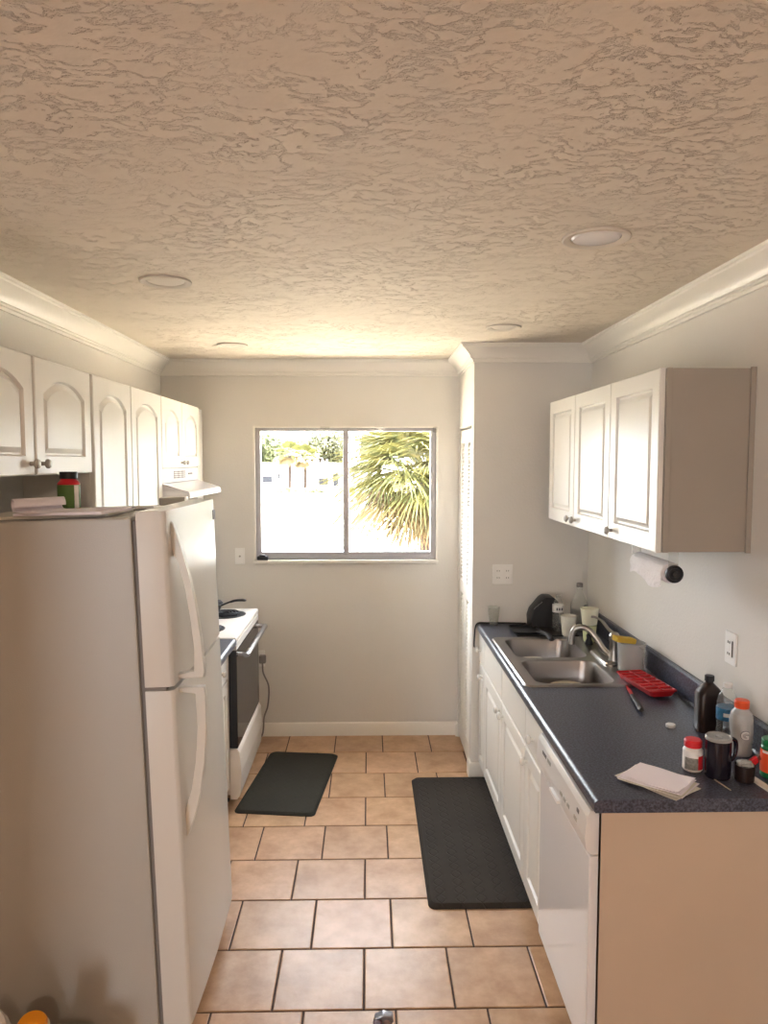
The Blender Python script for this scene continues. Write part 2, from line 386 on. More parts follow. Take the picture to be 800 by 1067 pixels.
# ------------------------------------------------------------------ crown moulding (swept with mitres)
def sweep(bm, path, prof):
    n = len(path); rings = []
    for i, p in enumerate(path):
        d = []
        if i: d.append((Vector(path[i]) - Vector(path[i - 1])).normalized())
        if i < n - 1: d.append((Vector(path[i + 1]) - Vector(path[i])).normalized())
        ns = [Vector((q.y, -q.x)) for q in d]      # right-hand side of travel = inward
        m = ns[0] if len(ns) == 1 else (ns[0] + ns[1]) / (1 + ns[0].dot(ns[1]))
        rings.append([(p[0] + m.x * a, p[1] + m.y * a, z) for a, z in prof])
    return loft(bm, rings)
CR = [(0, ZC), (.085, ZC), (.085, ZC - .010), (.078, ZC - .014), (.076, ZC - .020), (.066, ZC - .027), (.050, ZC - .040), (.034, ZC - .056),
      (.026, ZC - .068), (.024, ZC - .074), (.017, ZC - .076), (.016, ZC - .084), (.010, ZC - .087), (.008, ZC - .098), (0, ZC - .10)]
bm = nb(); sweep(bm, [(XL, YK), (XL, YF), (XJ, YF), (XJ, YJ), (XR, YJ), (XR, YK)], CR)
struct('trim_1', bm, M['trimw'])
BB = [(0, 0), (.014, 0), (.014, .072), (.010, .084), (.004, .090), (0, .090)]
bm = nb(); sweep(bm, [(XL, 4.62), (XL, YF), (XJ, YF), (XJ, YF - .04)], BB); struct('baseboard_far', bm, M['trimw'])
bm = nb(); sweep(bm, [(XJ, YJ + .075), (XJ, YJ), (XJ + .075, YJ)], BB); struct('baseboard_pantry', bm, M['trimw'])
# ------------------------------------------------------------------ window
bm = nb()
T = .012   # thin bright casing bead round the opening
for a in ((WX0 - .012, WX0, WZ0 - .03, WZ1 + .012), (WX1, WX1 + .012, WZ0 - .03, WZ1 + .012)): box(bm, a[0], a[1], YF - .012, YF + .11, a[2], a[3], .002)
box(bm, WX0, WX1, YF - .012, YF + .11, WZ1, WZ1 + .012, .002)
w1 = struct('window_1', bm, M['trimw'])
bm = nb(); box(bm, WX0 - .014, WX1 + .014, YF - .028, YF + .11, WZ0 - .022, WZ0, .004); struct('window_sill', bm, M['trimw'], w1)
bm = nb(); fy0, fy1 = YF + .012, YF + .06
box(bm, WX0, WX0 + .034, fy0, fy1, WZ0, WZ1, .003); box(bm, WX1 - .036, WX1, fy0, fy1, WZ0, WZ1, .003)
box(bm, WX0 + .034, WX1 - .036, fy0, fy1, WZ0, WZ0 + .05, .003); box(bm, WX0 + .034, WX1 - .036, fy0, fy1, WZ1 - .022, WZ1, .003)
box(bm, -.168, -.132, fy0 - .006, fy1, WZ0 + .045, WZ1 - .02, .003)
box(bm, WX0 + .034, WX1 - .036, fy0 - .008, fy0, WZ0 + .02, WZ0 + .026)
struct('window_frame', bm, M['alu'], w1)
for a, b in ((WX0 + .03, -.165), (-.135, WX1 - .03)):
    bm = nb(); box(bm, a, b, fy0 + .02, fy0 + .025, WZ0 + .045, WZ1 - .018); struct('window_pane', bm, M['pane'], w1)
bm = nb(); box(bm, -.735, -.665, YF - .03, YF + .005, WZ0, WZ0 + .025, .004); box(bm, -.72, -.68, YF - .035, YF - .01, WZ0 + .025, WZ0 + .036, .003)
struct('window_latch', bm, M['iron'], w1)
for x in (-.285, .07, .435):
    bm = nb(); box(bm, x - .03 if x < .4 else x - .012, x + .03 if x < .4 else x + .018, YF - .03, YF + .01, WZ1 - .012, WZ1 + .008, .003)
    box(bm, x - .014, x + .014, YF - .03, YF - .004, WZ1 - .030, WZ1 - .010, .003)
    struct('blind_bracket', bm, M['clearpl'], w1)
# ------------------------------------------------------------------ louvred pantry door
bm = nb(); x0, x1 = XJ + .006, XJ + .034
ya, yb, yc, yd = YJ + .080, 4.46, 4.466, 4.74
for a, b in ((ya, yb), (yc, yd)):
    st = .07 if a == ya else .055
    box(bm, x0, x1, a, a + st, .02, 2.04, .002); box(bm, x0, x1, b - .05, b, .02, 2.04, .002)
    for z0, z1 in ((.02, .14), (1.0, 1.08), (1.96, 2.04)): box(bm, x0, x1, a + st, b - .05, z0, z1, .002)
d1 = struct('door_1', bm, M['trimw'])
bm = nb()
for a, b in ((ya, yb), (yc, yd)):
    st = .07 if a == ya else .055
    for lo, hi in ((.145, .995), (1.085, 1.955)):
        z = lo
        while z < hi - .02:
            v = [bm.verts.new(p) for p in ((x0 + .001, a + st, z), (x0 + .001, b - .05, z), (x1 - .002, b - .05, z + .026), (x1 - .002, a + st, z + .026),
                                           (x0 + .004, a + st, z - .004), (x0 + .004, b - .05, z - .004), (x1, b - .05, z + .021), (x1, a + st, z + .021))]
            for q in ((0, 1, 2, 3), (7, 6, 5, 4), (0, 4, 5, 1), (2, 6, 7, 3), (0, 3, 7, 4), (1, 5, 6, 2)): bm.faces.new([v[i] for i in q])
            z += .024
struct('louvre_slats', bm, M['trimw'], d1)
# ------------------------------------------------------------------ outside: lawn, pond, houses, trees (second floor view)
G = -3.0
bm = nb(); box(bm, -60, 60, YF + .3, 24, G - .3, G); struct('bounce_ground', bm, M['bounceground'])  # unseen near ground, made pale and warm to bounce light onto the ceiling
bm = nb(); box(bm, -160, 160, 24, 118, G - .4, G - .12); tag(obj('pond', bm, M['water']), 'pale sunlit pond filling the view below the far bank', 'pond', kind='structure')
bm = nb(); prism(bm, [(118, G - .4), (118, G - .05), (121, G + .15), (300, G + .6), (300, G - .4)], 'X', -200, 200); struct('lawn_far', bm, M['lawn'])
def foliage(bm, c, rad, n, leaf, seed, sq=.8, holes=0):
    rnd = random.Random(seed)
    blobs = [(Vector(c) + Vector((rnd.uniform(-.6, .6) * rad, rnd.uniform(-.5, .5) * rad, rnd.uniform(-.45, .5) * rad * sq)), rad * rnd.uniform(.35, .6)) for _ in range(11)]
    for i in range(n):
        b, r = rnd.choice(blobs)
        d = Vector((rnd.gauss(0, 1), rnd.gauss(0, 1), rnd.gauss(0, 1))).normalized() * r * rnd.uniform(.55, 1.08)
        p = b + Vector((d.x, d.y, d.z * sq)); s = leaf * rnd.uniform(.6, 1.3)
        u = Vector((rnd.gauss(0, 1), rnd.gauss(0, 1), rnd.gauss(0, 1))).normalized(); v = u.orthogonal().normalized()
        q = [bm.verts.new(p + u * s), bm.verts.new(p + v * s * .5), bm.verts.new(p - u * s), bm.verts.new(p - v * s * .5)]
        bm.faces.new(q)
def tree(x, y, h, rad, leafm, label, seed):
    t = thing('leafy_tree', label, 'tree', (x, y, G + .1), group='trees across the pond')
    bm = nb(); tube(bm, [(x, y, G), (x + .1, y, G + h * .3), (x, y, G + h * .6)], [.35, .25, .12], 8); tube(bm, [(x, y, G + h * .3), (x + rad * .5, y, G + h * .7)], [.15, .06], 6)
    tube(bm, [(x, y, G + h * .3), (x - rad * .5, y, G + h * .68)], [.15, .06], 6); obj('trunk', bm, M['bark'], t)
    bm = nb(); foliage(bm, (x, y, G + h * .66), rad, 5000, rad * .08, seed); obj('crown', bm, leafm, t)
px = lambda u, Y: (u - 384) / 756 * Y
tree(px(283, 148), 148, 10.6, 5.2, M['leaf'], 'rounded green tree across the pond at the left edge of the window', 1)
tree(px(334, 162), 162, 11.6, 6.2, M['leaf2'], 'wide olive green tree across the pond above the low houses', 2)
tree(px(391, 178), 178, 11.6, 5.2, M['leaf2'], 'sparse tree across the pond just right of the window mullion', 3)
def fan(bm, base, d, R, nl=26, spread=2.5, droop=.35, seed=0, wd=.03):
    rnd = random.Random(seed); d = d.normalized()
    side = d.cross(Vector((0, 0, 1)))
    side = side.normalized() if side.length > .1 else Vector((1, 0, 0))
    nrm = side.cross(d)
    for i in range(nl):
        a = (i / (nl - 1) - .5) * spread
        q = (d * math.cos(a) + side * math.sin(a)).normalized()
        L = R * (.78 + .22 * math.cos(a)) * rnd.uniform(.9, 1.08)
        wv = q.cross(nrm).normalized() * wd * R
        prev = None
        for k in range(5):
            t = k / 4
            p = base + q * L * t + Vector((0, 0, -1)) * droop * L * t * t + nrm * .04 * math.sin(i * 2.1)
            ww = wv * (1 - t) * (.4 + 1.6 * min(1, t * 3)) * .6
            c = [bm.verts.new(p + ww), bm.verts.new(p - ww + nrm * .01)]
            if prev: bm.faces.new((prev[0], prev[1], c[1], c[0]))
            prev = c
def palm(x, y, zc, R, label, seed, n=22, nl=24, trunk_r=.16, dry=5, group=None, wd=.03):
    t = thing('fan_palm', label, 'palm tree', (x, y, G), group=group)
    bm = nb(); pts = [(x, y, G), (x + .05, y, (G + zc) / 2), (x, y, zc)]
    tube(bm, smooth_path(pts, 6), trunk_r, 12); obj('trunk', bm, M['bark'], t)
    rnd = random.Random(seed); c = Vector((x, y, zc))
    b1, b2, b3 = nb(), nb(), nb()
    for i in range(n):
        az = i * 2.399; el = math.radians(80 - 115 * (i / n))
        d = Vector((math.cos(az) * math.cos(el), math.sin(az) * math.cos(el), math.sin(el)))
        L = R * .55
        e = c + d * L
        tube(b3, [c, c + d * L * .5 + Vector((0, 0, .02)), e], R * .012, 5)
        fan(b1 if i < n - dry else b2, e, d, R * .75, nl, 2.7, .25 + .3 * (i / n), seed + i, wd)
    obj('petioles', b3, M['frond'], t); obj('fronds', b1, M['frond'], t)
    if len(b2.verts): obj('dry_fronds', b2, M['frondold'], t, label='dry drooping straw coloured fronds')
palm(.92, 11, 1.58, 1.30, 'large sunlit fan palm close outside the right window pane', 40, 64, 36, .17, 14, wd=.032)
palm(px(302, 118.8), 118.8, G + 5.9, 2.4, 'small fan palm on the far bank, left one of the pair', 80, 16, 16, .28, 3, wd=.22)
palm(px(318, 124.5), 124.5, G + 5.4, 2.4, 'small fan palm on the far bank, right one of the pair', 120, 16, 16, .28, 3, wd=.22)
def house(x0, x1, y, h, label, wins):
    t = thing('house', label, 'house', ((x0 + x1) / 2, y, G + .15), group='houses across the pond')
    bm = nb(); box(bm, x0, x1, y, y + 8, G + .1, G + h); obj('walls', bm, M['house'], t)
    bm = nb(); prism(bm, [(y - .8, G + h), (y + 4, G + h + 1.1), (y + 8.8, G + h)], 'X', x0 - .6, x1 + .6); obj('roof', bm, M['roof'], t)
    for a, b, z0, z1 in wins:
        bm = nb(); box(bm, a, b, y - .08, y - .01, G + z0, G + z1, .01); obj('window', bm, M['houseglass'], t)
        bm = nb(); box(bm, a - .1, b + .1, y - .12, y - .08, G + z0 - .12, G + z0); obj('window_sill', bm, M['house'], t)
        bm = nb(); box(bm, a - .1, b + .1, y - .12, y - .08, G + z1, G + z1 + .12); obj('window_lintel', bm, M['house'], t)
house(px(258, 131), px(304, 131), 131, 3.4, 'low pale house across the pond at the left of the window', [(px(273, 130), px(283, 130), .9, 2.1), (px(289, 130), px(291, 130), 1.6, 2.5)])
house(px(330, 128), px(360, 128), 128, 3.4, 'low pale house across the pond beside the mullion', [(px(332, 128), px(342, 128), .6, 1.8), (px(347, 128), px(353, 128), .4, 2.6)])
house(px(364, 140), px(400, 140), 140, 3.4, 'low pale house across the pond behind the near palm', [(px(367, 140), px(370, 140), 1.2, 2.5)])
bm = nb(); foliage(bm, (px(300, 113), 113, G - .1), 3.0, 900, .3, 30, .2); foliage(bm, (px(335, 113), 113, G - .1), 2.0, 600, .3, 31, .3)
tag(obj('bank_grass', bm, M['leaf2']), 'yellow green reeds along the far pond bank', 'reeds', kind='stuff')
# ------------------------------------------------------------------ recessed ceiling lights
def can(x, y, r, label, deep):
    t = thing('recessed_light', label, 'ceiling light', (x, y, ZC), group='recessed ceiling lights')
    bm = nb(); ring = [(r, ZC - .0005), (r, ZC - .006), (r - .004, ZC - .008), (r - .018, ZC - .006), (r - .024, ZC - .003), (r - .026, ZC - .0005)]
    rs = []
    for i in range(40):
        a = 2 * PI * i / 40; rs.append([(x + q[0] * math.cos(a), y + q[0] * math.sin(a), q[1]) for q in ring])
    rs.append(rs[0]); loft(bm, rs, cap0=False, cap1=False); bmesh.ops.remove_doubles(bm, verts=bm.verts, dist=1e-6); obj('trim_ring', bm, M['canring'], t)
    bm = nb(); lathe(bm, [(r - .026, ZC - .0005), (r - .032, ZC - .004 - deep * .5), (r * .45, ZC - .006 - deep), (.003, ZC - .007 - deep)], (x, y, 0), 36); obj('lens', bm, M['appl'] if deep else M['canring'], t)
can(.665, 2.155, .098, 'white recessed ceiling light with glossy bulb nearest the camera, above the right counter', .004)
can(-.735, 2.70, .092, 'white recessed ceiling light over the refrigerator', 0)
can(.66, 3.58, .085, 'white recessed ceiling light near the pantry corner', 0)
can(-.765, 4.15, .085, 'white recessed ceiling light near the window wall, on the left', 0)
# ------------------------------------------------------------------ cabinet parts
def door_mesh(u0, u1, v0, v1, place, th=.018, arch=False, frame=.055, panel=True, fr_b=None):
    """place(u,v,w): w = outwards"""
    bm = nb(); b = .003
    fb = fr_b or frame
    pu0, pu1, pv0, pv1 = u0 + frame, u1 - frame, v0 + fb, v1 - frame
    N = 14
    if arch: rise = min(.05, (pu1 - pu0) * .28); pv1a = pv1 - rise
    def inner(d):
        a0, a1, c0 = pu0 + d, pu1 - d, pv0 + d
        pts = [(a0, c0), (a1, c0)]
        for i in range(N + 1):
            t = i / N; u = a1 + (a0 - a1) * t
            if arch:
                s = abs(2 * t - 1)
                v = pv1a + rise * (1 - s ** 2.2) - d
            else: v = pv1 - d
            pts.append((u, v))
        return pts
    def outer(d):
        a0, a1 = u0 + d, u1 - d
        pts = [(a0, v0 + d), (a1, v0 + d)]
        for i in range(N + 1):
            t = i / N; pts.append((a1 + (a0 - a1) * t, v1 - d))
        return pts
    rings = [[place(u, v, 0) for u, v in outer(0)], [place(u, v, th - b) for u, v in outer(0)], [place(u, v, th) for u, v in outer(b)]]
    if panel:
        rings += [[place(u, v, th) for u, v in inner(0)], [place(u, v, th - .011) for u, v in inner(.005)], [place(u, v, th - .011) for u, v in inner(.011)],
                  [place(u, v, th - .001) for u, v in inner(.028)], [place(u, v, th - .0005) for u, v in inner(.034)]]
    loft(bm, rings); return bm
def knob_mesh(place, u, v, w0, r=.016):
    bm = nb(); n = 20; rings = []
    for rr, ww in ((r * .45, 0), (r * .4, .010), (r * .55, .013), (r * .95, .017), (r, .022), (r * .85, .028), (r * .4, .031)):
        rings.append([place(u + rr * math.cos(2 * PI * i / n), v + rr * math.sin(2 * PI * i / n), w0 + ww) for i in range(n)])
    loft(bm, rings); return bm
def body_box(t, x0, x1, y0, y1, z0, z1, m, name='cabinet_body'):
    bm = nb(); box(bm, x0, x1, y0, y1, z0, z1, .0015); obj(name, bm, m, t)
LP = lambda x: (lambda u, v, w: (x + w, u, v))      # doors facing +X
RP = lambda x: (lambda u, v, w: (x - w, u, v))      # doors facing -X
# left upper cabinets
g = 'white arched-door upper cabinets on the left wall'
LX, LD, LT = -1.089, -1.088, 2.184
t = thing('upper_cabinet', 'short white arched-door wall cabinet above the refrigerator', 'cabinet', (XL, 2.37, 1.80), group=g)
body_box(t, XL + .001, LX, 1.89, 2.842, 1.802, LT, M['cab'])
for a, b, kx in ((1.892, 2.356, 2.325), (2.372, 2.838, 2.404)):
    d = obj('door', door_mesh(a, b, 1.804, LT, LP(LD), arch=True, frame=.060), M['cab'], t); obj('knob', knob_mesh(LP(LD), kx, 1.840, .018), M['knobg'], d, label='round grey knob')
t = thing('upper_cabinet', 'tall white arched-door wall cabinet between the refrigerator cabinet and the range hood', 'cabinet', (XL, 3.32, 1.37), group=g)
body_box(t, XL + .001, LX, 2.864, 3.794, 1.37, LT, M['cab'])
for a, b, kx in ((2.866, 3.314, 3.28), (3.322, 3.791, 3.36)):
    d = obj('door', door_mesh(a, b, 1.372, LT, LP(LD), arch=True, frame=.062), M['cab'], t); obj('knob', knob_mesh(LP(LD), kx, 1.41, .018), M['knobg'], d)
t = thing('upper_cabinet', 'short white arched-door wall cabinet above the range hood', 'cabinet', (XL, 4.21, 1.81), group=g)
body_box(t, XL + .001, LX, 3.797, 4.628, 1.810, LT, M['cab'])
for a, b, kx in ((3.802, 4.207, 4.175), (4.213, 4.625, 4.247)):
    d = obj('door', door_mesh(a, b, 1.814, LT, LP(LD), arch=True, frame=.060), M['cab'], t); obj('knob', knob_mesh(LP(LD), kx, 1.838, .018, .013), M['knobg'], d)
t = thing('upper_cabinet', 'narrow plain white wall cabinet next to the window wall', 'cabinet', (XL, 4.7, 1.37), group=g)
bm = nb(); pr = [(XL + .001, 4.630), (-1.085, 4.630), (-1.080, 4.64), (-1.071, 4.69), (-1.075, 4.74), (-1.10, 4.775), (-1.13, 4.786), (XL + .001, 4.786)]
prism(bm, pr, 'Z', 1.37, 2.178, .002); obj('cabinet_body', bm, M['cab'], t)
# range hood
t = thing('range_hood', 'white range hood under the cabinet above the stove', 'range hood', (XL, 4.21, 1.65))
bm = nb(); box(bm, XL + .002, -1.078, 3.80, 4.625, 1.730, 1.808, .003); obj('vent_panel', bm, M['appl'], t)
bm = nb()
rings = [[(XL + .002, 3.80, 1.728), (-1.072, 3.80, 1.728), (-1.072, 4.625, 1.728), (XL + .002, 4.625, 1.728)],
         [(XL + .002, 3.80, 1.688), (-.945, 3.84, 1.684), (-.935, 4.60, 1.684), (XL + .002, 4.625, 1.688)],
         [(XL + .002, 3.80, 1.652), (-.94, 3.84, 1.652), (-.93, 4.60, 1.652), (XL + .002, 4.625, 1.652)]]
loft(bm, rings); bmesh.ops.bevel(bm, geom=list(bm.edges), offset=.004, segments=2, affect='EDGES'); obj('canopy', bm, M['appl'], t)
for k in range(3):
    bm = nb(); y0 = 4.05 + k * .085
    for r_ in range(4): box(bm, -1.079, -1.074, y0, y0 + .068, 1.752 + r_ * .011, 1.759 + r_ * .011, .001)
    obj('vent_grille', bm, M['gasket'], t)
bm = nb(); box(bm, -1.079, -1.072, 4.37, 4.40, 1.768, 1.778, .001); box(bm, -1.079, -1.072, 4.42, 4.45, 1.768, 1.778, .001); obj('switch', bm, M['gasket'], t)
# right upper cabinet
t = thing('upper_cabinet', 'white three-door wall cabinet with grey-beige side above the right counter', 'cabinet', (XR, 3.08, 1.545))
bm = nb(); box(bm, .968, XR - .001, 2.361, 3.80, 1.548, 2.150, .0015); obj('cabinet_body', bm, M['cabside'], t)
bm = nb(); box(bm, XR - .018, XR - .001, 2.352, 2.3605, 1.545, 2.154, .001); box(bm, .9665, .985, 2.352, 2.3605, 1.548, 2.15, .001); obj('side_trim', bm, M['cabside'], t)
for a, b, kx in ((3.342, 3.800, 3.385), (2.852, 3.336, 3.30), (2.368, 2.846, 2.805)):
    d = obj('door', door_mesh(a, b, 1.545, 2.152, RP(.967), frame=.062), M['cab'], t); obj('knob', knob_mesh(RP(.967), kx, 1.578, .018), M['knobg'], d, label='round grey knob')
# ------------------------------------------------------------------ right base cabinets
XB = .655     # carcass front; doors to .637
gb = 'white base cabinets under the right counter'
def base(t, y0, y1):
    bm = nb(); z = .875
    box(bm, XB, XR - .002, y0, y0 + .018, .10, z); box(bm, XB, XR - .002, y1 - .018, y1, .10, z); box(bm, XB, XR - .002, y0 + .018, y1 - .018, .10, .118)
    box(bm, XR - .012, XR - .002, y0 + .018, y1 - .018, .118, z); box(bm, XB, XB + .018, y0 + .018, y1 - .018, .685, .71); box(bm, XB, XB + .018, y0 + .018, y1 - .018, .85, z)
    obj('cabinet_body', bm, M['cab'], t)
    bm = nb(); box(bm, .70, .715, y0, y1, .0, .10); obj('toe_kick', bm, M['cab'], t)
def drw(t, a, b, kx=None):
    d = obj('drawer', door_mesh(a, b, .70, .868, RP(XB - .001), panel=False), M['cab'], t)
    if kx: obj('knob', knob_mesh(RP(XB - .001), kx, .775, .018, .017), M['knob'], d)
def dr(t, a, b, kx, fr=.062):
    d = obj('door', door_mesh(a, b, .105, .690, RP(XB - .001), frame=fr), M['cab'], t); obj('knob', knob_mesh(RP(XB - .001), kx, .642, .018, .017), M['knob'], d)
t = thing('base_cabinet', 'narrow white base cabinet against the pantry wall, at the far end', 'cabinet', (.95, 4.0, 0), group=gb)
base(t, 3.912, 4.113); drw(t, 3.914, 4.11, 4.045); dr(t, 3.914, 4.11, 3.97, .05)
t = thing('base_cabinet', 'white sink base cabinet with two doors meeting in the middle', 'cabinet', (.95, 3.39, 0), group=gb)
base(t, 2.874, 3.910)
drw(t, 3.396, 3.908); drw(t, 2.876, 3.390); dr(t, 3.396, 3.908, 3.436); dr(t, 2.876, 3.390, 3.35)
t = thing('base_cabinet', 'white base cabinet with one drawer and one door beside the dishwasher', 'cabinet', (.95, 2.7, 0), group=gb)
base(t, 2.556, 2.872); drw(t, 2.558, 2.870, 2.72); dr(t, 2.558, 2.870, 2.83)
# dishwasher
t = thing('dishwasher', 'white dishwasher at the near end of the right counter', 'dishwasher', (.95, 2.26, 0))
bm = nb(); box(bm, .66, XR - .03, 1.965, 2.548, .10, .865); obj('tub', bm, M['applpl'], t)
bm = nb(); box(bm, .622, .659, 1.962, 2.550, .115, .735, .006); obj('door_panel', bm, M['appl'], t)
bm = nb(); prism(bm, [(.659, .740), (.628, .740), (.612, .752), (.606, .79), (.612, .850), (.622, .868), (.659, .868)], 'Y', 1.962, 2.550, .002); cp = obj('control_panel', bm, M['applpl'], t)
for i, (a, b, zz) in enumerate([(2.42, 2.47, .83), (2.36, 2.40, .83), (2.12, 2.145, .80), (2.16, 2.185, .80), (2.20, 2.225, .80), (2.04, 2.07, .80), (2.03, 2.05, .83)]):
    bm = nb(); box(bm, .6055 if zz < .82 else .608, .611, a, b, zz - .006, zz + .006, .001); obj('button', bm, M['gasket'] if i in (0, 6) else M['knobg'], cp)
bm = nb(); box(bm, .600, .612, 2.24, 2.34, .752, .764, .003); obj('latch_handle', bm, M['applpl'], cp)
bm = nb(); box(bm, .685, .70, 1.965, 2.548, 0.0, .112, .001); obj('toe_panel', bm, M['applpl'], t)
bm = nb(); box(bm, .6205, .623, 1.995, 2.010, .145, .185, .0005); obj('badge', bm, M['gasket'], t)
bm = nb(); box(bm, .645, XR - .001, 1.938, 1.958, 0, .874, .0015); box(bm, .645, .652, 1.9375, 1.958, 0.001, .873, .001)
tag(obj('end_panel', bm, M['almond']), 'almond coloured end panel closing the near end of the right counter', 'panel')
# countertop with rolled front edge and backsplash
def topprof(x1):
    p = [(x1, .876), (x1, .914), (.640, .914)]
    for i in range(1, 7):
        a = PI / 2 + (PI * .5) * i / 6; p.append((.640 + .018 * math.cos(a), .896 + .018 * math.sin(a)))
    p += [(.622, .882), (.627, .876)]
    return p
SX0, SX1, SY0, SY1 = .662, 1.13, 2.95, 3.745
bm = nb(); prism(bm, topprof(XR - .002), 'Y', 1.932, SY0); prism(bm, topprof(XR - .002), 'Y', SY1, YJ - .003)
prism(bm, topprof(SX0), 'Y', SY0, SY1); box(bm, SX1, XR - .002, SY0, SY1, .876, .914)
ct = obj('countertop', bm, M['counter']); tag(ct, 'dark slate blue speckled countertop along the right wall', 'countertop')
bm = nb(); prism(bm, [(XR - .003, .9145), (XR - .034, .9145), (XR - .028, .918), (XR - .024, .926), (XR - .023, 1.012), (XR - .016, 1.020), (XR - .003, 1.020)], 'Y', 1.932, YJ - .003)
obj('backsplash', bm, M['counter'], ct)
# ------------------------------------------------------------------ sink
t = thing('kitchen_sink', 'stainless steel double bowl sink set into the right counter', 'sink', (.9, 3.35, .74))
bm = nb(); out0 = rrect(.645, 1.158, 2.93, 3.765, .035); out1 = rrect(.651, 1.152, 2.936, 3.759, .03)
h1 = rrect(.700, 1.045, 2.962, 3.318, .06); h2 = rrect(.700, 1.045, 3.358, 3.730, .06)
va = [bm.verts.new((x, y, .9145)) for x, y in out0]; vb = [bm.verts.new((x, y, .9215)) for x, y in out1]
n = len(va)
for i in range(n): bm.faces.new((va[i], va[(i + 1) % n], vb[(i + 1) % n], vb[i]))
loops = [vb]; hv = []
for h in (h1, h2): v = [bm.verts.new((x, y, .9200)) for x, y in h]; hv.append(v); loops.append(v)
eds = []
for lp in loops:
    for i in range(len(lp)):
        e = bm.edges.get((lp[i], lp[(i + 1) % len(lp)])) or bm.edges.new((lp[i], lp[(i + 1) % len(lp)]))
        eds.append(e)
bmesh.ops.triangle_fill(bm, edges=eds, use_beauty=True)
obj('rim', bm, M['steel'], t)
for (a, b, c, d) in ((.700, 1.045, 2.962, 3.318), (.700, 1.045, 3.358, 3.730)):
    bm = nb(); rings = []
    for ins, z, rr in ((0, .920, .06), (.004, .917, .058), (.008, .905, .056), (.020, .77, .06), (.030, .75, .06), (.055, .742, .06), (.13, .740, .03)):
        rings.append([(x, y, z) for x, y in rrect(a + ins, b - ins, c + ins, d - ins, rr)])
    loft(bm, rings, cap0=False); bw = obj('bowl', bm, M['steel'], t)
    bm = nb(); lathe(bm, [(.045, .7415), (.045, .744), (.034, .745), (.030, .7425)], ((a + b) / 2, (c + d) / 2, 0), 24); obj('drain', bm, M['nickel'], bw)
# dishes in the sink
def dish(x, y, z, r, m, label, cat, name, tilt=(0, 0), depth=.03):
    bm = nb(); R = Matrix.Rotation(tilt[0], 3, 'X') @ Matrix.Rotation(tilt[1], 3, 'Y')
    lathe(bm, [(r * .5, 0), (r * .55, .002), (r * .8, depth * .5), (r, depth), (r - .003, depth + .002), (r * .78, depth * .5 + .004), (r * .5, .005), (.002, .005)], (x, y, z), 36, rot=R)
    return tag(obj(name, bm, m), label, cat)
dish(.88, 3.15, .746, .105, M['ceram'], 'flat white plate lying at the bottom of the near sink bowl', 'plate', 'dinner_plate', depth=.018)
dish(.895, 3.17, .763, .09, M['cream'], 'cream coloured deep bowl sitting in the near sink bowl', 'bowl', 'cereal_bowl', depth=.075)
dish(.80, 3.47, .775, .088, M['ceram'], 'white bowl in the far sink bowl', 'bowl', 'soup_bowl', depth=.09, tilt=(.12, -.1))
# ------------------------------------------------------------------ faucet
t = thing('kitchen_faucet', 'brushed nickel gooseneck faucet behind the sink', 'faucet', (1.10, 3.30, .9215))
bm = nb(); rings = [[(x, y, z) for x, y in rrect(1.072 + i, 1.128 - i, 3.20 + i, 3.46 - i, .027 - i)] for i, z in ((0, .9205), (0, .928), (.004, .933), (.014, .936))]; loft(bm, rings); obj('base_plate', bm, M['nickel'], t)
bm = nb(); lathe(bm, [(.026, .935), (.024, .945), (.021, .96), (.021, 1.02), (.024, 1.03), (.024, 1.05), (.018, 1.062), (.008, 1.066)], (1.125, 3.255, 0), 24); obj('valve_body', bm, M['nickel'], t)
bm = nb(); tube(bm, smooth_path([(1.122, 3.262, 1.06), (1.105, 3.285, 1.075), (1.085, 3.31, 1.105), (1.06, 3.335, 1.118), (1.045, 3.345, 1.118)], 4), [.009] * 9 + [.007] * 8, 10, .7); obj('lever_handle', bm, M['nickel'], t)
bm = nb(); tube(bm, smooth_path([(1.118, 3.27, .955), (1.09, 3.29, .975), (1.065, 3.31, 1.015), (1.035, 3.33, 1.055), (1.0, 3.35, 1.068), (.972, 3.36, 1.055), (.960, 3.365, 1.02), (.958, 3.366, .995)], 6), .0135, 14)
tube(bm, [(.958, 3.366, .998), (.958, 3.366, .985)], .0155, 14); obj('spout', bm, M['nickel'], t)
bm = nb(); lathe(bm, [(.020, .9215), (.018, .935), (.012, .95), (.012, .962), (.015, .966), (.010, .975)], (1.115, 3.60, 0), 20); tag(obj('sprayer_cap', bm, M['black']), 'black side sprayer set in the sink deck behind the foam cup', 'sprayer')
# ------------------------------------------------------------------ counter items
ZT = .9145
def bottle_thing(name, label, cat, x, y, z, parts, group=None, rot=(0, 0, 0)):
    t = thing(name, label, cat, (x, y, z), rot, group)
    for nm, prof, m, kw in parts:
        bm = nb(); lathe(bm, prof, (0, 0, 0), 28, **kw); obj(nm, bm, m, t, world=False)
    return t
# clear tumbler, far left
bm = nb(); lathe(bm, [(.024, 0), (.034, .105), (.0325, .105), (.0225, .006), (.001, .006)], (.712, 4.075, ZT), 28)
tag(obj('drinking_glass', bm, M['clearpl']), 'empty clear tumbler at the far left corner of the counter', 'glass')
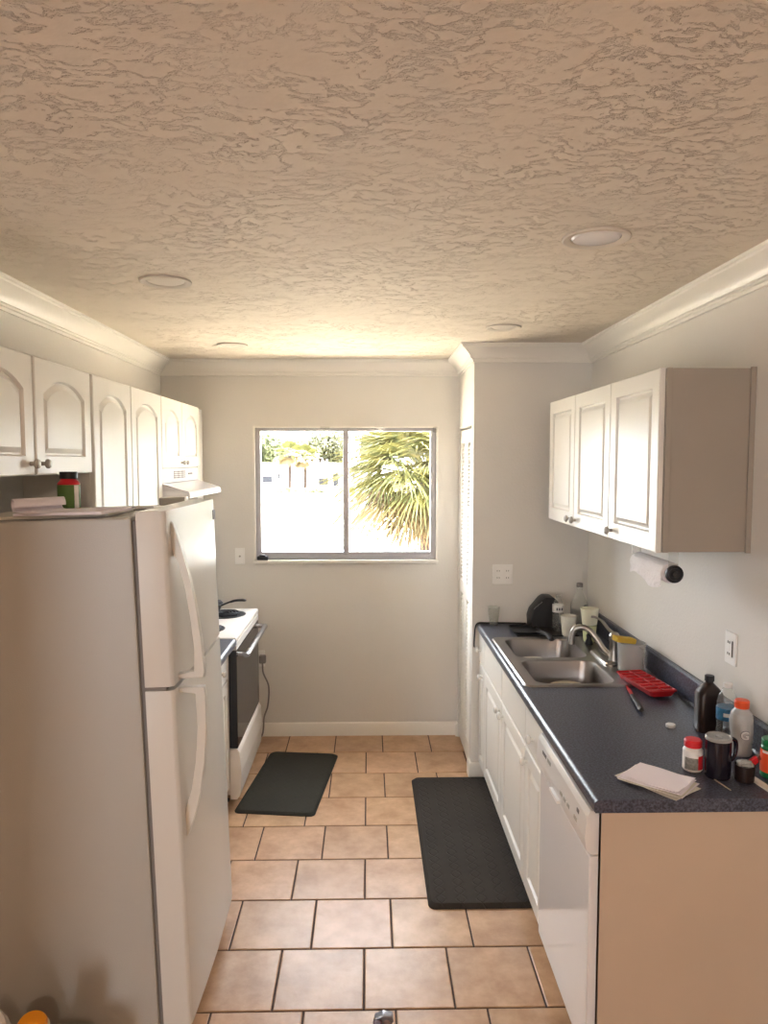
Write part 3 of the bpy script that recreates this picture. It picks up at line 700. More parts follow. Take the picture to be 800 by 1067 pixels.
# black appliance with slanted slotted face
t = thing('knife_block', 'black countertop block with slanted slotted face in the far counter corner', 'knife block', (.985, 4.02, ZT))
bm = nb(); prism(bm, [(.905, ZT), (.90, ZT + .06), (.912, ZT + .10), (.965, ZT + .165), (.985, ZT + .178), (1.03, ZT + .175), (1.055, ZT + .15), (1.06, ZT)], 'Y', 3.965, 4.085, .006); obj('block_body', bm, M['black'], t)
for k in range(3):
    bm = nb(); tube(bm, [(.918 + k * .016, 3.966, ZT + .112 + k * .014), (.930 + k * .016, 3.962, ZT + .128 + k * .013)], .0022, 6); obj('slot', bm, M['steel'], t, label='pale metal slot edge')
# dark drying mat
bm = nb(); box(bm, .79, 1.12, 3.79, 4.05, ZT, ZT + .006, .002); tag(obj('drying_mat', bm, M['black']), 'flat black dish mat behind the far sink bowl', 'mat')
# small water bottle with white label
t = thing('water_bottle', 'small water bottle with white label in front of the black block', 'bottle', (1.035, 3.90, ZT + .006), group='plastic bottles on the counter')
for nm, prof, m in (('bottle_body', [(.028, 0), (.031, .01), (.030, .10), (.031, .14), (.022, .165), (.013, .18), (.013, .192)], M['clearbottle']), ('label_band', [(.0315, .105), (.0315, .145), (.031, .146)], M['labelw']), ('cap', [(.0145, .183), (.0145, .198), (.012, .2)], M['clearpl'])):
    bm = nb(); lathe(bm, prof, (0, 0, 0), 24); obj(nm, bm, m, t, world=False)
bm = nb()
for k in range(3): box(bm, -.018 + k * .013, -.010 + k * .013, -.0325, -.031, .118, .132)
obj('label_print', bm, M['ink'], t, world=False)
# tall clear bottle
t = thing('clear_bottle', 'tall clear narrow-neck bottle in the back corner of the counter', 'bottle', (1.16, 3.93, ZT), group='plastic bottles on the counter')
bm = nb(); lathe(bm, [(.044, 0), (.048, .012), (.048, .13), (.044, .155), (.028, .19), (.017, .215), (.016, .245)], (0, 0, 0), 28); obj('bottle_body', bm, M['clearbottle'], t, world=False)
bm = nb(); lathe(bm, [(.0175, .243), (.0175, .262), (.015, .264)], (0, 0, 0), 20); obj('cap', bm, M['gasket'], t, world=False)
# white mug (handleless cup)
bm = nb(); lathe(bm, [(.028, 0), (.033, .01), (.042, .095), (.043, .112), (.040, .112), (.038, .09), (.030, .012), (.002, .010)], (1.065, 3.80, ZT), 32)
tag(obj('ceramic_cup', bm, M['ceram']), 'white handleless ceramic cup behind the faucet spout', 'cup')
# foam cup
t = thing('foam_cup', 'tall pale yellow-green flared cup standing behind the faucet', 'cup', (1.135, 3.66, .9215))
bm = nb(); lathe(bm, [(.027, 0), (.030, .005), (.036, .085), (.034, .085), (.026, .008), (.001, .008)], (0, 0, 0), 32); obj('lower_cup', bm, M['foam'], t, world=False)
bm = nb(); lathe(bm, [(.0345, .088), (.037, .09), (.0455, .165), (.048, .168), (.048, .172), (.044, .172), (.035, .092)], (0, 0, 0), 32); obj('upper_cup', bm, M['foamtop'], t, world=False)
# black pan / turner with thick handle reaching over the sink
t = thing('black_skillet', 'flat black griddle pan with thick handle pointing over the far sink bowl', 'pan', (.86, 3.91, ZT + .006))
bm = nb(); rings = [[(x, y, z) for x, y in rrect(.775 + i, .935 - i, 3.80 + i, 3.99 - i, .03)] for i, z in ((.008, ZT + .0065), (0, ZT + .020), (.003, ZT + .021), (.010, ZT + .011), (.03, ZT + .0095))]; loft(bm, rings); obj('pan_body', bm, M['iron'], t)
bm = nb(); tube(bm, smooth_path([(.905, 3.82, ZT + .018), (.912, 3.76, ZT + .030), (.92, 3.68, ZT + .040), (.922, 3.60, ZT + .036), (.922, 3.585, ZT + .033)], 4), [.010] * 5 + [.014] * 10 + [.012, .008], 12, .7); obj('handle', bm, M['black'], t)
# power cord at the far left edge
bm = nb(); tube(bm, smooth_path([(.90, 4.09, ZT + .004), (.78, 4.105, ZT + .004), (.68, 4.10, ZT + .005), (.626, 4.085, ZT + .008), (.608, 4.08, .90), (.603, 4.07, .86), (.600, 4.065, .80), (.602, 4.06, .79)], 6), .0045, 8)
tag(obj('power_cord', bm, M['black']), 'thin black cord hanging over the far left edge of the counter', 'cord')
# pitcher with sponge
t = thing('measuring_pitcher', 'clear grey plastic pitcher with a handle beside the red tray', 'pitcher', (1.16, 3.135, .9215))
bm = nb(); lathe(bm, [(.050, 0), (.055, .008), (.060, .115), (.062, .128), (.0585, .128), (.052, .012), (.001, .010)], (0, 0, 0), 36); obj('pitcher_body', bm, M['frost'], t, world=False)
bm = nb(); tube(bm, smooth_path([(.020, -.058, .118), (.024, -.088, .116), (.026, -.096, .10), (.024, -.092, .05), (.022, -.086, .022), (.021, -.080, .015)], 5), .0085, 10, .55); obj('handle', bm, M['clearpl'], t, world=False)
bm = nb(); R = Matrix.Rotation(-.35, 3, 'Y')
box(bm, -.055, .045, -.022, .022, -.012, .012, .006)
bmesh.ops.transform(bm, matrix=Matrix.Translation((1.13, 3.13, 1.062)) @ Matrix.Rotation(.18, 4, 'Y') @ Matrix.Rotation(.25, 4, 'Z'), verts=bm.verts)
tag(obj('dish_sponge', bm, M['sponge']), 'yellow sponge lying across the rim of the plastic pitcher', 'sponge')
# red ice tray
t = thing('ice_cube_tray', 'red plastic ice cube tray lying on the counter by the sink corner', 'ice tray', (1.137, 2.905, ZT), rot=(.0, 0, .14))
bm = nb(); L, W, Hh = .145, .060, .034
rings = [[(x, y, z) for x, y in rrect(-W + i, W - i, -L + i, L - i, .014)] for i, z in ((.014, .009), (.003, Hh - .004), (0, Hh - .003), (0, Hh), (.006, Hh), (.007, Hh - .002))]
loft(bm, rings); 
obj('tray_body', bm, M['redpl'], t, world=False)
bm = nb()
for k in range(8): box(bm, -W + .006, W - .006, -L + .008 + k * .0388, -L + .012 + k * .0388, Hh - .004, Hh + .003, .001)
box(bm, -.002, .002, -L + .008, L - .008, Hh - .004, Hh + .003, .001)
obj('dividers', bm, M['redpl'], t, world=False)
# knife with black handle
t = thing('kitchen_knife', 'kitchen knife with black handle lying left of the red tray', 'knife', (1.035, 2.77, ZT))
bm = nb(); tube(bm, [(1.040, 2.79, ZT + .010), (1.028, 2.71, ZT + .011), (1.016, 2.64, ZT + .011), (1.012, 2.618, ZT + .010)], [.008, .010, .011, .009], 10, .75); obj('handle', bm, M['dark'], t)
bm = nb(); v = [(1.045, 2.788), (1.033, 2.79), (1.054, 2.925), (1.066, 2.925)]; prism(bm, [(1.047, 2.785), (1.034, 2.787), (1.048, 2.87), (1.064, 2.925), (1.062, 2.86)], 'Z', ZT + .008, ZT + .0095); obj('blade', bm, M['redpl'], t, label='red translucent looking blade')
# loose white cap
bm = nb(); lathe(bm, [(.016, 0), (.017, .002), (.017, .009), (.014, .011)], (1.062, 2.475, ZT), 24); tag(obj('bottle_cap', bm, M['whitepl']), 'small loose white cap on the open counter', 'cap')
# papers
rnd = random.Random(3)
def sheet(cx, cy, lx, ly, rz, z, m, label, curl=.0, seed=0):
    r_ = random.Random(seed); bm = nb(); nx, ny = 10, 8; ca, sa = math.cos(rz), math.sin(rz); top = []
    ph = r_.uniform(0, 6)
    for lay_ in (0, 1):
        g_ = []
        for i in range(nx + 1):
            rw = []
            for j in range(ny + 1):
                u, v = (i / nx - .5) * lx, (j / ny - .5) * ly
                zz = z + lay_ * .0012 + curl * (max(0, i / nx - .6) ** 2) * (1 + .5 * math.sin(ph + j)) + .0008 * (1 + math.sin(ph + i * .9 + j * .5))
                rw.append(bm.verts.new((cx + u * ca - v * sa, cy + u * sa + v * ca, zz)))
            g_.append(rw)
        top.append(g_)
    for g_, fl in ((top[0], True), (top[1], False)):
        for i in range(nx):
            for j in range(ny):
                q = (g_[i][j], g_[i + 1][j], g_[i + 1][j + 1], g_[i][j + 1]); bm.faces.new(q[::-1] if fl else q)
    a, b = top
    bd = [(i, 0) for i in range(nx)] + [(nx, j) for j in range(ny)] + [(i, ny) for i in range(nx, 0, -1)] + [(0, j) for j in range(ny, 0, -1)]
    for k in range(len(bd)):
        p, q = bd[k], bd[(k + 1) % len(bd)]; bm.faces.new((a[p[0]][p[1]], a[q[0]][q[1]], b[q[0]][q[1]], b[p[0]][p[1]]))
    return tag(obj('paper_sheet', bm, m), label, 'paper', 'loose papers near the counter end')
names = ['bottom', 'second from the bottom', 'third from the bottom', 'fourth from the bottom', 'topmost']
for k in range(5):
    sheet(.842 + rnd.uniform(-.008, .010), 2.035 + rnd.uniform(-.008, .008), .20 + k * -.008, .125, math.radians(-55 + 8 * k if k < 1 else rnd.uniform(-50, -42)), ZT + .0005 + k * .0032,
          M['papercream'] if k in (0, 2) else M['paper'], ('cream' if k in (0, 2) else 'pinkish white') + ' paper at the counter end, ' + names[k] + ' of the pile', .012 if k > 2 else .004, 10 + k)
# white pill bottle
t = thing('pill_bottle', 'white pill bottle with red cap in front of the black mug', 'bottle', (.982, 2.125, ZT))
bm = nb(); lathe(bm, [(.026, 0), (.029, .004), (.029, .062), (.024, .070), (.022, .072)], (0, 0, 0), 28); obj('bottle_body', bm, M['whitepl'], t, world=False)
bm = nb(); lathe(bm, [(.0245, .072), (.026, .074), (.026, .090), (.023, .094), (.010, .095)], (0, 0, 0), 28); obj('cap', bm, M['redcap'], t, world=False)
def wrap(r, a0, a1, z0, z1, n=14):
    bm = nb(); rings = []
    for i in range(n + 1):
        a = math.radians(a0 + (a1 - a0) * i / n); c, s = math.cos(a), math.sin(a)
        rings.append([(r * c, r * s, z0), ((r + .0008) * c, (r + .0008) * s, z0), ((r + .0008) * c, (r + .0008) * s, z1), (r * c, r * s, z1)])
    loft(bm, rings); return bm
obj('label_panel', wrap(.0288, 200, 278, .008, .044), M['labelg'], t, world=False, label='grey printed label')
obj('label_stripe', wrap(.0288, 279, 330, .008, .050), M['redcap'], t, world=False, label='red stripe of the label')
# black mug with lid
t = thing('travel_mug', 'black insulated mug with clear lid between the pill bottle and the sports drink', 'mug', (1.035, 2.075, ZT))
bm = nb(); lathe(bm, [(.033, 0), (.036, .004), (.0365, .112), (.035, .115)], (0, 0, 0), 32); obj('mug_body', bm, M['mug'], t, world=False)
bm = nb(); lathe(bm, [(.037, .113), (.0375, .120), (.034, .124), (.031, .121), (.012, .121), (.010, .125), (.002, .125)], (0, 0, 0), 32); obj('lid', bm, M['frost'], t, world=False)
bm = nb(); tube(bm, smooth_path([(.030, .012, .10), (.052, .022, .104), (.066, .028, .092), (.066, .028, .064), (.055, .022, .045), (.032, .012, .040)], 5), .0065, 10); obj('handle', bm, M['mug'], t, world=False)
# small dark cup with foil and lighter
t = thing('small_cup', 'short dark cup right of the black mug, near the counter end', 'cup', (1.100, 2.045, ZT))
bm = nb(); lathe(bm, [(.024, 0), (.027, .004), (.028, .048), (.026, .048), (.024, .006), (.001, .006)], (0, 0, 0), 28); obj('cup_body', bm, M['brownblack'], t, world=False)
bm = nb(); bmesh.ops.create_icosphere(bm, subdivisions=3, radius=.022)
for v in bm.verts: v.co *= 1 + rnd.uniform(-.18, .18); v.co.z *= .7
bmesh.ops.translate(bm, verts=bm.verts, vec=(1.100, 2.045, ZT + .046)); tag(obj('foil_wad', bm, M['foil']), 'crumpled grey foil wad sitting in the short dark cup', 'foil', )
t = thing('lighter', 'red lighter leaning in the short dark cup', 'lighter', (1.128, 2.06, ZT + .045), rot=(0, math.radians(62), .35))
bm = nb(); rings = [[(x, y, z) for x, y in rrect(-.012 + i, .012 - i, -.006 + i, .006 - i, .005 - i * .5)] for i, z in ((.002, -.035), (0, -.032), (0, .020), (.001, .022))]; loft(bm, rings); obj('lighter_body', bm, M['redcap'], t, world=False)
bm = nb(); box(bm, -.009, .009, -.005, .005, .022, .034, .002); obj('metal_hood', bm, M['steel'], t, world=False)
# peroxide bottle
t = thing('peroxide_bottle', 'tall dark brown flat-shouldered bottle against the backsplash', 'bottle', (1.178, 2.44, ZT))
bm = nb(); rings = []
for hx, hy, r_, z in ((.040, .030, .02, 0), (.0435, .033, .02, .006), (.0435, .033, .02, .128), (.040, .030, .02, .140), (.030, .025, .018, .152), (.018, .018, .0179, .165), (.013, .013, .0129, .170), (.013, .013, .0129, .178)):
    rings.append([(x, y, z) for x, y in rrect(-hx, hx, -hy, hy, min(r_, hy * .99))])
loft(bm, rings); obj('bottle_body', bm, M['brownblack'], t, world=False)
bm = nb(); lathe(bm, [(.016, .176), (.016, .193), (.014, .195)], (0, 0, 0), 24); obj('cap', bm, M['black'], t, world=False)
# water bottle with blue label
t = thing('water_bottle', 'clear water bottle with blue label behind the sports drink', 'bottle', (1.190, 2.335, ZT), group='plastic bottles on the counter')
bm = nb(); lathe(bm, [(.030, 0), (.033, .008), (.031, .03), (.033, .045), (.031, .06), (.033, .075), (.033, .135), (.029, .155), (.017, .180), (.013, .185), (.013, .197)], (0, 0, 0), 28); obj('bottle_body', bm, M['clearbottle'], t, world=False)
bm = nb(); lathe(bm, [(.0335, .080), (.0338, .082), (.0338, .118), (.0335, .12)], (0, 0, 0), 28); obj('label_band', bm, M['labelb'], t, world=False, label='blue printed label')
bm = nb(); lathe(bm, [(.0142, .186), (.0142, .200), (.012, .201)], (0, 0, 0), 20); obj('cap', bm, M['whitepl'], t, world=False)
obj('label_print', wrap(.034, 225, 290, .094, .106), M['labelw'], t, world=False)
# sports drink
t = thing('sports_drink_bottle', 'sports drink bottle with orange cap and G mark near the wall', 'bottle', (1.186, 2.235, ZT), group='plastic bottles on the counter')
bm = nb(); lathe(bm, [(.030, 0), (.034, .006), (.034, .035), (.031, .05), (.031, .068), (.035, .085), (.0355, .115), (.032, .135), (.021, .15), (.019, .155)], (0, 0, 0), 28); obj('bottle_body', bm, M['milky'], t, world=False)
bm = nb(); lathe(bm, [(.0215, .152), (.0225, .155), (.0225, .173), (.020, .177), (.005, .178)], (0, 0, 0), 28); obj('cap', bm, M['orangecap'], t, world=False)
obj('label_panel', wrap(.0355, 210, 320, .045, .105), M['milky'], t, world=False)
def text_obj(s, size, m, parent, loc, rot, name='lettering', ext=.0006, label=None):
    cu = bpy.data.curves.new(name, 'FONT'); cu.body = s; cu.size = size; cu.extrude = ext; cu.align_x = 'CENTER'; cu.align_y = 'CENTER'; cu.offset = size * .02
    tmp = bpy.data.objects.new(name, cu); C.objects.link(tmp)
    dg = bpy.context.evaluated_depsgraph_get(); me = bpy.data.meshes.new_from_object(tmp.evaluated_get(dg)); bpy.data.objects.remove(tmp)
    me.materials.clear(); me.materials.append(m); me.transform(Matrix.Translation(loc) @ rot)
    o = bpy.data.objects.new(name, me); C.objects.link(o); o.parent = parent
    return o
text_obj('G', .036, M['labelw'], t, (-.006, -.0375, .072), Matrix.Rotation(math.radians(-12), 4, 'Z') @ Matrix.Rotation(PI / 2, 4, 'X'))
text_obj('G', .040, M['ink'], t, (-.006, -.0365, .072), Matrix.Rotation(math.radians(-12), 4, 'Z') @ Matrix.Rotation(PI / 2, 4, 'X'))
# jar with green lid, right edge
t = thing('seasoning_jar', 'green-lidded jar with orange-red label at the right edge of the photo', 'jar', (1.194, 2.07, ZT))
bm = nb(); lathe(bm, [(.028, 0), (.031, .004), (.031, .090), (.027, .097)], (0, 0, 0), 28); obj('jar_body', bm, M['greencap'], t, world=False)
bm = nb(); lathe(bm, [(.0315, .018), (.0318, .02), (.0318, .082), (.0315, .084)], (0, 0, 0), 28); obj('label_band', bm, M['redlabel'], t, world=False, label='orange-red label')
obj('label_stripe', wrap(.0318, 190, 300, .076, .083), M['labelw'], t, world=False)
text_obj('C', .03, M['labelw'], t, (-.014, -.0300, .055), Matrix.Rotation(math.radians(-28), 4, 'Z') @ Matrix.Rotation(PI / 2, 4, 'X'))
bm = nb(); lathe(bm, [(.028, .095), (.0295, .097), (.0295, .112), (.027, .115)], (0, 0, 0), 28); obj('lid', bm, M['greencap'], t, world=False)
# thin skewer, and pale strip
bm = nb(); tube(bm, [(1.008, 2.085, ZT + .002), (1.016, 2.035, ZT + .002), (1.026, 1.978, ZT + .002)], .0017, 8); tag(obj('skewer', bm, M['stick']), 'thin pale stick lying beside the black mug', 'stick')
bm = nb(); prism(bm, [(1.118, 2.055), (1.14, 2.06), (1.146, 2.01), (1.146, 1.965), (1.128, 1.962), (1.122, 2.01)], 'Z', ZT, ZT + .005, .001); tag(obj('plastic_spatula', bm, M['papercream']), 'pale cream strip lying at the right edge of the counter end', 'strip')
# ------------------------------------------------------------------ paper towel roll under the cabinet
t = thing('towel_holder', 'wire paper towel holder with dark end disc under the right wall cabinet', 'paper towel holder', (1.04, 2.58, 1.548))
bm = nb(); tube(bm, [(1.035, 2.41, 1.466), (1.035, 2.775, 1.466)], .006, 10); obj('rod', bm, M['gasket'], t)
for y in (2.427, 2.765):
    bm = nb(); box(bm, 1.018, 1.052, y - .0015, y + .0015, 1.466, 1.547, .0005); box(bm, 1.0, 1.07, y - .012, y + .012, 1.5445, 1.5475, .0005); obj('bracket', bm, M['clearpl'], t, label='clear bracket')
RY = Matrix.Rotation(PI / 2, 3, 'X')
bm = nb(); lathe(bm, [(.028, 0), (.030, .004), (.030, .012), (.022, .016), (.020, .012), (.012, .012), (.010, .018), (.004, .018)], (1.035, 2.425, 1.466), 28, rot=RY); obj('end_disc', bm, M['iron'], t)
t = thing('paper_towel_roll', 'white paper towel roll with a loose sheet hanging under the wall cabinet', 'paper towel', (1.035, 2.6, 1.42))
bm = nb()
prof = [(.0065, 0), (.034, 0), (.036, .003), (.036, .297), (.034, .30), (.0065, .30)]
lathe(bm, [(r, -z) for r, z in prof], (1.035, 2.44, 1.466), 32, rot=RY, cap0=False, cap1=False); obj('roll', bm, M['towel'], t)
bm = nb(); rings = []
for i in range(13):
    y = 2.442 + i * .0245
    ln = .045 + .015 * math.sin(i * .5)
    o_ = [(1.035 + .037 * math.cos(a), y, 1.466 + .037 * math.sin(a)) for a in [math.radians(q) for q in (20, 60, 100, 140, 170)]] + [(.999 - .004 * math.sin(i), y, 1.445), (.998 + .003 * math.sin(i * 1.3), y, 1.466 - ln)]
    in_ = [(p[0] + .0015, p[1], p[2] - (.001 if j < 5 else 0)) for j, p in enumerate(o_)][::-1]
    rings.append(o_ + in_)
loft(bm, rings); obj('loose_sheet', bm, M['towel'], t)
# ------------------------------------------------------------------ outlets
def duplex(bm, place, u, v):
    for dv in (-.020, .020):
        for du in (-.006, .006): 
            q = [place(u + du + a, v + dv + b, w_) for w_ in (.0055, .0075) for a, b in ((-.0012, -.004), (.0012, -.004), (.0012, .004), (-.0012, .004))]
            vv = [bm.verts.new(p) for p in q]
            for f in ((0, 1, 2, 3), (7, 6, 5, 4), (0, 4, 5, 1), (1, 5, 6, 2), (2, 6, 7, 3), (3, 7, 4, 0)): bm.faces.new([vv[i] for i in f])
def plate(t, place, u0, u1, v0, v1):
    bm = nb(); rings = [[place(u, v, w_) for u, v in rrect(u0 + i, u1 - i, v0 + i, v1 - i, .004)] for i, w_ in ((0, .0005), (0, .003), (.002, .0055))]; loft(bm, rings); return obj('cover_plate', bm, M['outlet'], t)
def face(t, place, u, v, hu=.017, hv=.034, m='outlet'):
    bm = nb(); rings = [[place(a, b, w_) for a, b in rrect(u - hu + i, u + hu - i, v - hv + i, v + hv - i, .005)] for i, w_ in ((0, .005), (.001, .0068))]; loft(bm, rings); return obj('receptacle', bm, M[m], t)
pj = lambda u, v, w: (u, YJ - w, v)
t = thing('double_outlet', 'white two-gang outlet plate on the pantry wall above the counter', 'outlet', (.768, YJ, 1.20), group='wall outlets')
plate(t, pj, .710, .826, 1.143, 1.257)
for u in (.742, .795):
    fc = face(t, pj, u, 1.20); bm = nb(); duplex(bm, lambda a, b, w: pj(a, b, w + .001), u, 1.20); obj('slots', bm, M['dark'], fc)
pw = lambda u, v, w: (XR - w, u, v)
t = thing('wall_outlet', 'white outlet plate on the right wall above the backsplash', 'outlet', (XR, 2.457, 1.20), group='wall outlets')
plate(t, pw, 2.418, 2.494, 1.143, 1.257)
fc = face(t, pw, 2.456, 1.20); bm = nb(); duplex(bm, lambda a, b, w: pw(a, b, w + .001), 2.462, 1.20); obj('slots', bm, M['dark'], fc)
bm = nb(); box(bm, XR - .0085, XR - .006, 2.436, 2.440, 1.172, 1.228); obj('slit_shadow_strip', bm, M['dark'], fc)  # dark strip drawn for the slit and shadow along the plate's edge
pf = lambda u, v, w: (u, YF - w, v)
t = thing('cable_plate', 'small white wall plate with a centre jack left of the window', 'wall plate', (-.852, YF, 1.216), group='wall outlets')
plate(t, pf, -.885, -.820, 1.165, 1.275); bm = nb(); lathe(bm, [(.006, .0), (.006, .006), (.003, .007)], (-.852, YF - .005, 1.22), 14, rot=RY); obj('jack', bm, M['nickel'], t)
t = thing('stove_outlet', 'low outlet on the window wall beside the stove', 'outlet', (-.72, YF, .53), group='wall outlets')
plate(t, pf, -.76, -.695, .475, .585); face(t, pf, -.727, .53)
t = thing('stove_plug', 'dark plug with a cord running down beside the stove', 'plug', (-.71, YF - .03, .53))
bm = nb(); box(bm, -.73, -.685, YF - .045, YF - .009, .505, .56, .008); obj('plug_head', bm, M['gasket'], t)
bm = nb(); tube(bm, smooth_path([(-.708, YF - .03, .508), (-.702, YF - .035, .44), (-.668, YF - .035, .35), (-.675, YF - .03, .22), (-.70, YF - .035, .14), (-.71, YF - .06, .03), (-.76, YF - .09, .008), (-.85, YF - .10, .008)], 6), .0055, 8); obj('cord', bm, M['gasket'], t)
# small hook on left wall
bm = nb(); tube(bm, [(XL + .001, 2.37, 2.245), (XL + .02, 2.37, 2.245), (XL + .026, 2.37, 2.265)], .0022, 8); tag(obj('wall_nail', bm, M['dark']), 'small dark nail in the left wall above the cabinets', 'nail')
# ------------------------------------------------------------------ refrigerator (leans back slightly on its raised front feet)
FX, FY = -1.245, 2.17
TL = math.radians(-1.8)
t = thing('refrigerator', 'white top-freezer refrigerator at the left, seen from its side', 'refrigerator', (FX, FY, 0), rot=(0, TL, 0))
def fo(name, bm, m, p=t, label=None): return obj(name, bm, m, p, world=False, label=label)
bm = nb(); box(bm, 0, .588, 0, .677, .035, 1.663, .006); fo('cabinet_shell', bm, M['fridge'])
bm = nb(); box(bm, .5885, .603, .012, .665, .06, 1.652); fo('gasket', bm, M['gasket'], label='grey door gasket')
bm = nb(); box(bm, .585, .60, .02, .657, .0, .058, .003); fo('kick_grille', bm, M['gasket'])
def fdoor(z0, z1):
    bm = nb(); rings = []
    pl = [(.604, -.004), (.676, -.004)] + [(.676 + .016 * math.sin(a), .012 - .016 * math.cos(a)) for a in [math.radians(q) for q in (20, 45, 70, 90)]]
    pl += [(.697, .18), (.700, .34), (.697, .50)] + [(.676 + .016 * math.cos(a), .665 + .016 * math.sin(a)) for a in [math.radians(q) for q in (0, 20, 45, 70)]] + [(.676, .681), (.604, .681)]
    c = Vector((.65, .34))
    for z, s in ((z0, .985), (z0 + .006, 1), (z1 - .006, 1), (z1, .985)):
        rings.append([(c.x + (x - c.x) * (s if x > .61 else 1), c.y + (y - c.y) * (1 - (1 - s) * .2), z) for x, y in pl])
    loft(bm, rings); return bm
fz = fo('freezer_door', fdoor(1.146, 1.680), M['fridgedoor']); fd = fo('fridge_door', fdoor(.062, 1.134), M['fridgedoor'])
up_ = [(.690, 1.640), (.700, 1.625), (.722, 1.545), (.742, 1.455), (.757, 1.36), (.768, 1.25), (.772, 1.150), (.770, 1.128), (.690, 1.128), (.690, 1.146), (.746, 1.146), (.746, 1.22), (.739, 1.32), (.727, 1.42), (.712, 1.50), (.700, 1.535), (.690, 1.548)]
zf = lambda L_: [(x, .0666 + .964 * z + .001) for x, z in L_]
bm = nb(); prism(bm, zf(up_), 'Y', .045, .072, .004); fo('handle', bm, M['fridgehandle'], fz)
lo_ = [(.690, 1.100), (.770, 1.100), (.772, 1.08), (.770, .97), (.760, .86), (.742, .75), (.720, .67), (.700, .610), (.690, .60), (.690, .685), (.700, .70), (.716, .76), (.734, .86), (.744, .97), (.746, 1.082), (.690, 1.082)]
bm = nb(); prism(bm, zf(lo_[::-1]), 'Y', .045, .072, .004); fo('handle', bm, M['fridgehandle'], fd)
bm = nb(); box(bm, .6965, .701, .62, .648, 1.603, 1.640, .001); fo('badge', bm, M['gasket'], fz)
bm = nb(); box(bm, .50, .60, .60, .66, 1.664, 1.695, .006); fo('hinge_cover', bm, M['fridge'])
bm = nb(); box(bm, .60, .668, -.002, .03, 1.1345, 1.1455, .002); fo('centre_hinge', bm, M['gasket'])
for a in (.05, .61):
    bm = nb(); lathe(bm, [(.02, -.02), (.02, -.012), (.008, -.01), (.008, .034)], (.54, a, 0), 14); fo('foot', bm, M['gasket'])
# things on top (heights follow the leaning top)
def ftop(x): return 1.663 * math.cos(TL) - (x - FX) * math.sin(TL) + .003
cs = TL
def on_top(bm, x, y, rz, dz=0):
    bmesh.ops.transform(bm, matrix=Matrix.Translation((x, y, ftop(x) + dz)) @ Matrix.Rotation(TL, 4, 'Y') @ Matrix.Rotation(rz, 4, 'Z'), verts=bm.verts)
bm = nb(); box(bm, -.215, .215, -.145, .145, 0, .009, .001); on_top(bm, -1.02, 2.375, .04); tag(obj('magazine', bm, M['papercream']), 'closed white magazine lying on the refrigerator, lower one', 'magazine')
bm = nb(); box(bm, -.14, .14, -.105, .105, 0, .009, .001); on_top(bm, -.925, 2.30, -.12, .0105); tag(obj('magazine', bm, M['paper']), 'smaller white booklet on top of the magazine on the refrigerator', 'magazine')
bm = nb(); box(bm, -.07, .07, -.09, .09, 0, .003, .0005); on_top(bm, -.84, 2.60, .3); tag(obj('paper_sheet', bm, M['gasket']), 'dark-edged folded leaflet at the front of the refrigerator top', 'paper')
bm = nb(); pr = []
for i in range(19):
    a = math.radians(-90 + i * 16); pr.append((.020 * math.cos(a), .022 + .020 * math.sin(a)))
pr2 = [(-.13, .001), (-.05, .002)] + [(p[0], p[1]) for p in pr]
rings = []
for x in (-.09, -.04, .01, .06):
    o_ = [(x + q[0] * .0, q[0], q[1]) for q in pr2]; i_ = [(p[0], p[1] * .97 + .0005, p[2] + .0016 if k < 2 else .022 + (p[2] - .022) * .9) for k, p in enumerate(o_)][::-1]
    rings.append(o_ + i_)
loft(bm, rings); on_top(bm, -1.02, 2.30, .7, .0205); tag(obj('curled_paper', bm, M['paper']), 'curled white sheet rolling up on top of the magazines', 'paper')
t = thing('vitamin_bottle', 'green-labelled red bottle with black cap on the papers on top of the refrigerator', 'bottle', (-1.012, 2.472, ftop(-1.012) + .0125))
bm = nb(); lathe(bm, [(.033, 0), (.036, .004), (.036, .088), (.033, .093), (.026, .100), (.025, .104)], (0, 0, 0), 28); obj('bottle_body', bm, M['redcap'], t, world=False)
bm = nb(); lathe(bm, [(.0363, .006), (.0366, .007), (.0366, .083), (.0363, .084)], (0, 0, 0), 28); obj('label_band', bm, M['greenlabel'], t, world=False, label='green label')
bm = nb(); lathe(bm, [(.0275, .104), (.029, .106), (.029, .126), (.027, .128)], (0, 0, 0), 28); obj('cap', bm, M['black'], t, world=False)
obj('label_edge', wrap(.0367, 318, 345, .006, .083), M['labelw'], t, world=False)
# ------------------------------------------------------------------ left base cabinet, stove
t = thing('base_cabinet', 'narrow white base cabinet with dark top between refrigerator and stove', 'cabinet', (-1.03, 3.4, 0))
bm = nb(); box(bm, XL + .002, -.765, 3.03, 3.775, .10, .875, .001); obj('cabinet_body', bm, M['cab'], t)
bm = nb(); box(bm, XL + .002, -.82, 3.03, 3.775, 0, .10); obj('toe_kick', bm, M['cab'], t)
for a, b, kk in ((3.035, 3.40, 3.36), (3.405, 3.772, 3.44)):
    d = obj('door', door_mesh(a, b, .105, .69, LP(-.764)), M['cab'], t); obj('knob', knob_mesh(LP(-.764), kk, .64, .018), M['knob'], d)
    d = obj('drawer', door_mesh(a, b, .70, .868, LP(-.764), panel=False), M['cab'], t); obj('knob', knob_mesh(LP(-.764), (a + b) / 2, .78, .018), M['knob'], d)
bm = nb(); prism(bm, [(-x - .075 + .0, z) if False else (XL + .002, z) if x > 1 else (-x - .075, z) for x, z in topprof(1.258)], 'Y', 3.03, 3.778); obj('counter_top', bm, M['counter'], t, label='dark slate laminate top')
SY = 3.79; SE = 4.55
t = thing('electric_stove', 'white electric coil stove with black oven door', 'stove', (-1.03, 4.17, 0))
bm = nb(); box(bm, XL + .03, -.745, SY, SE, .06, .89, .003); obj('stove_body', bm, M['stovew'], t)
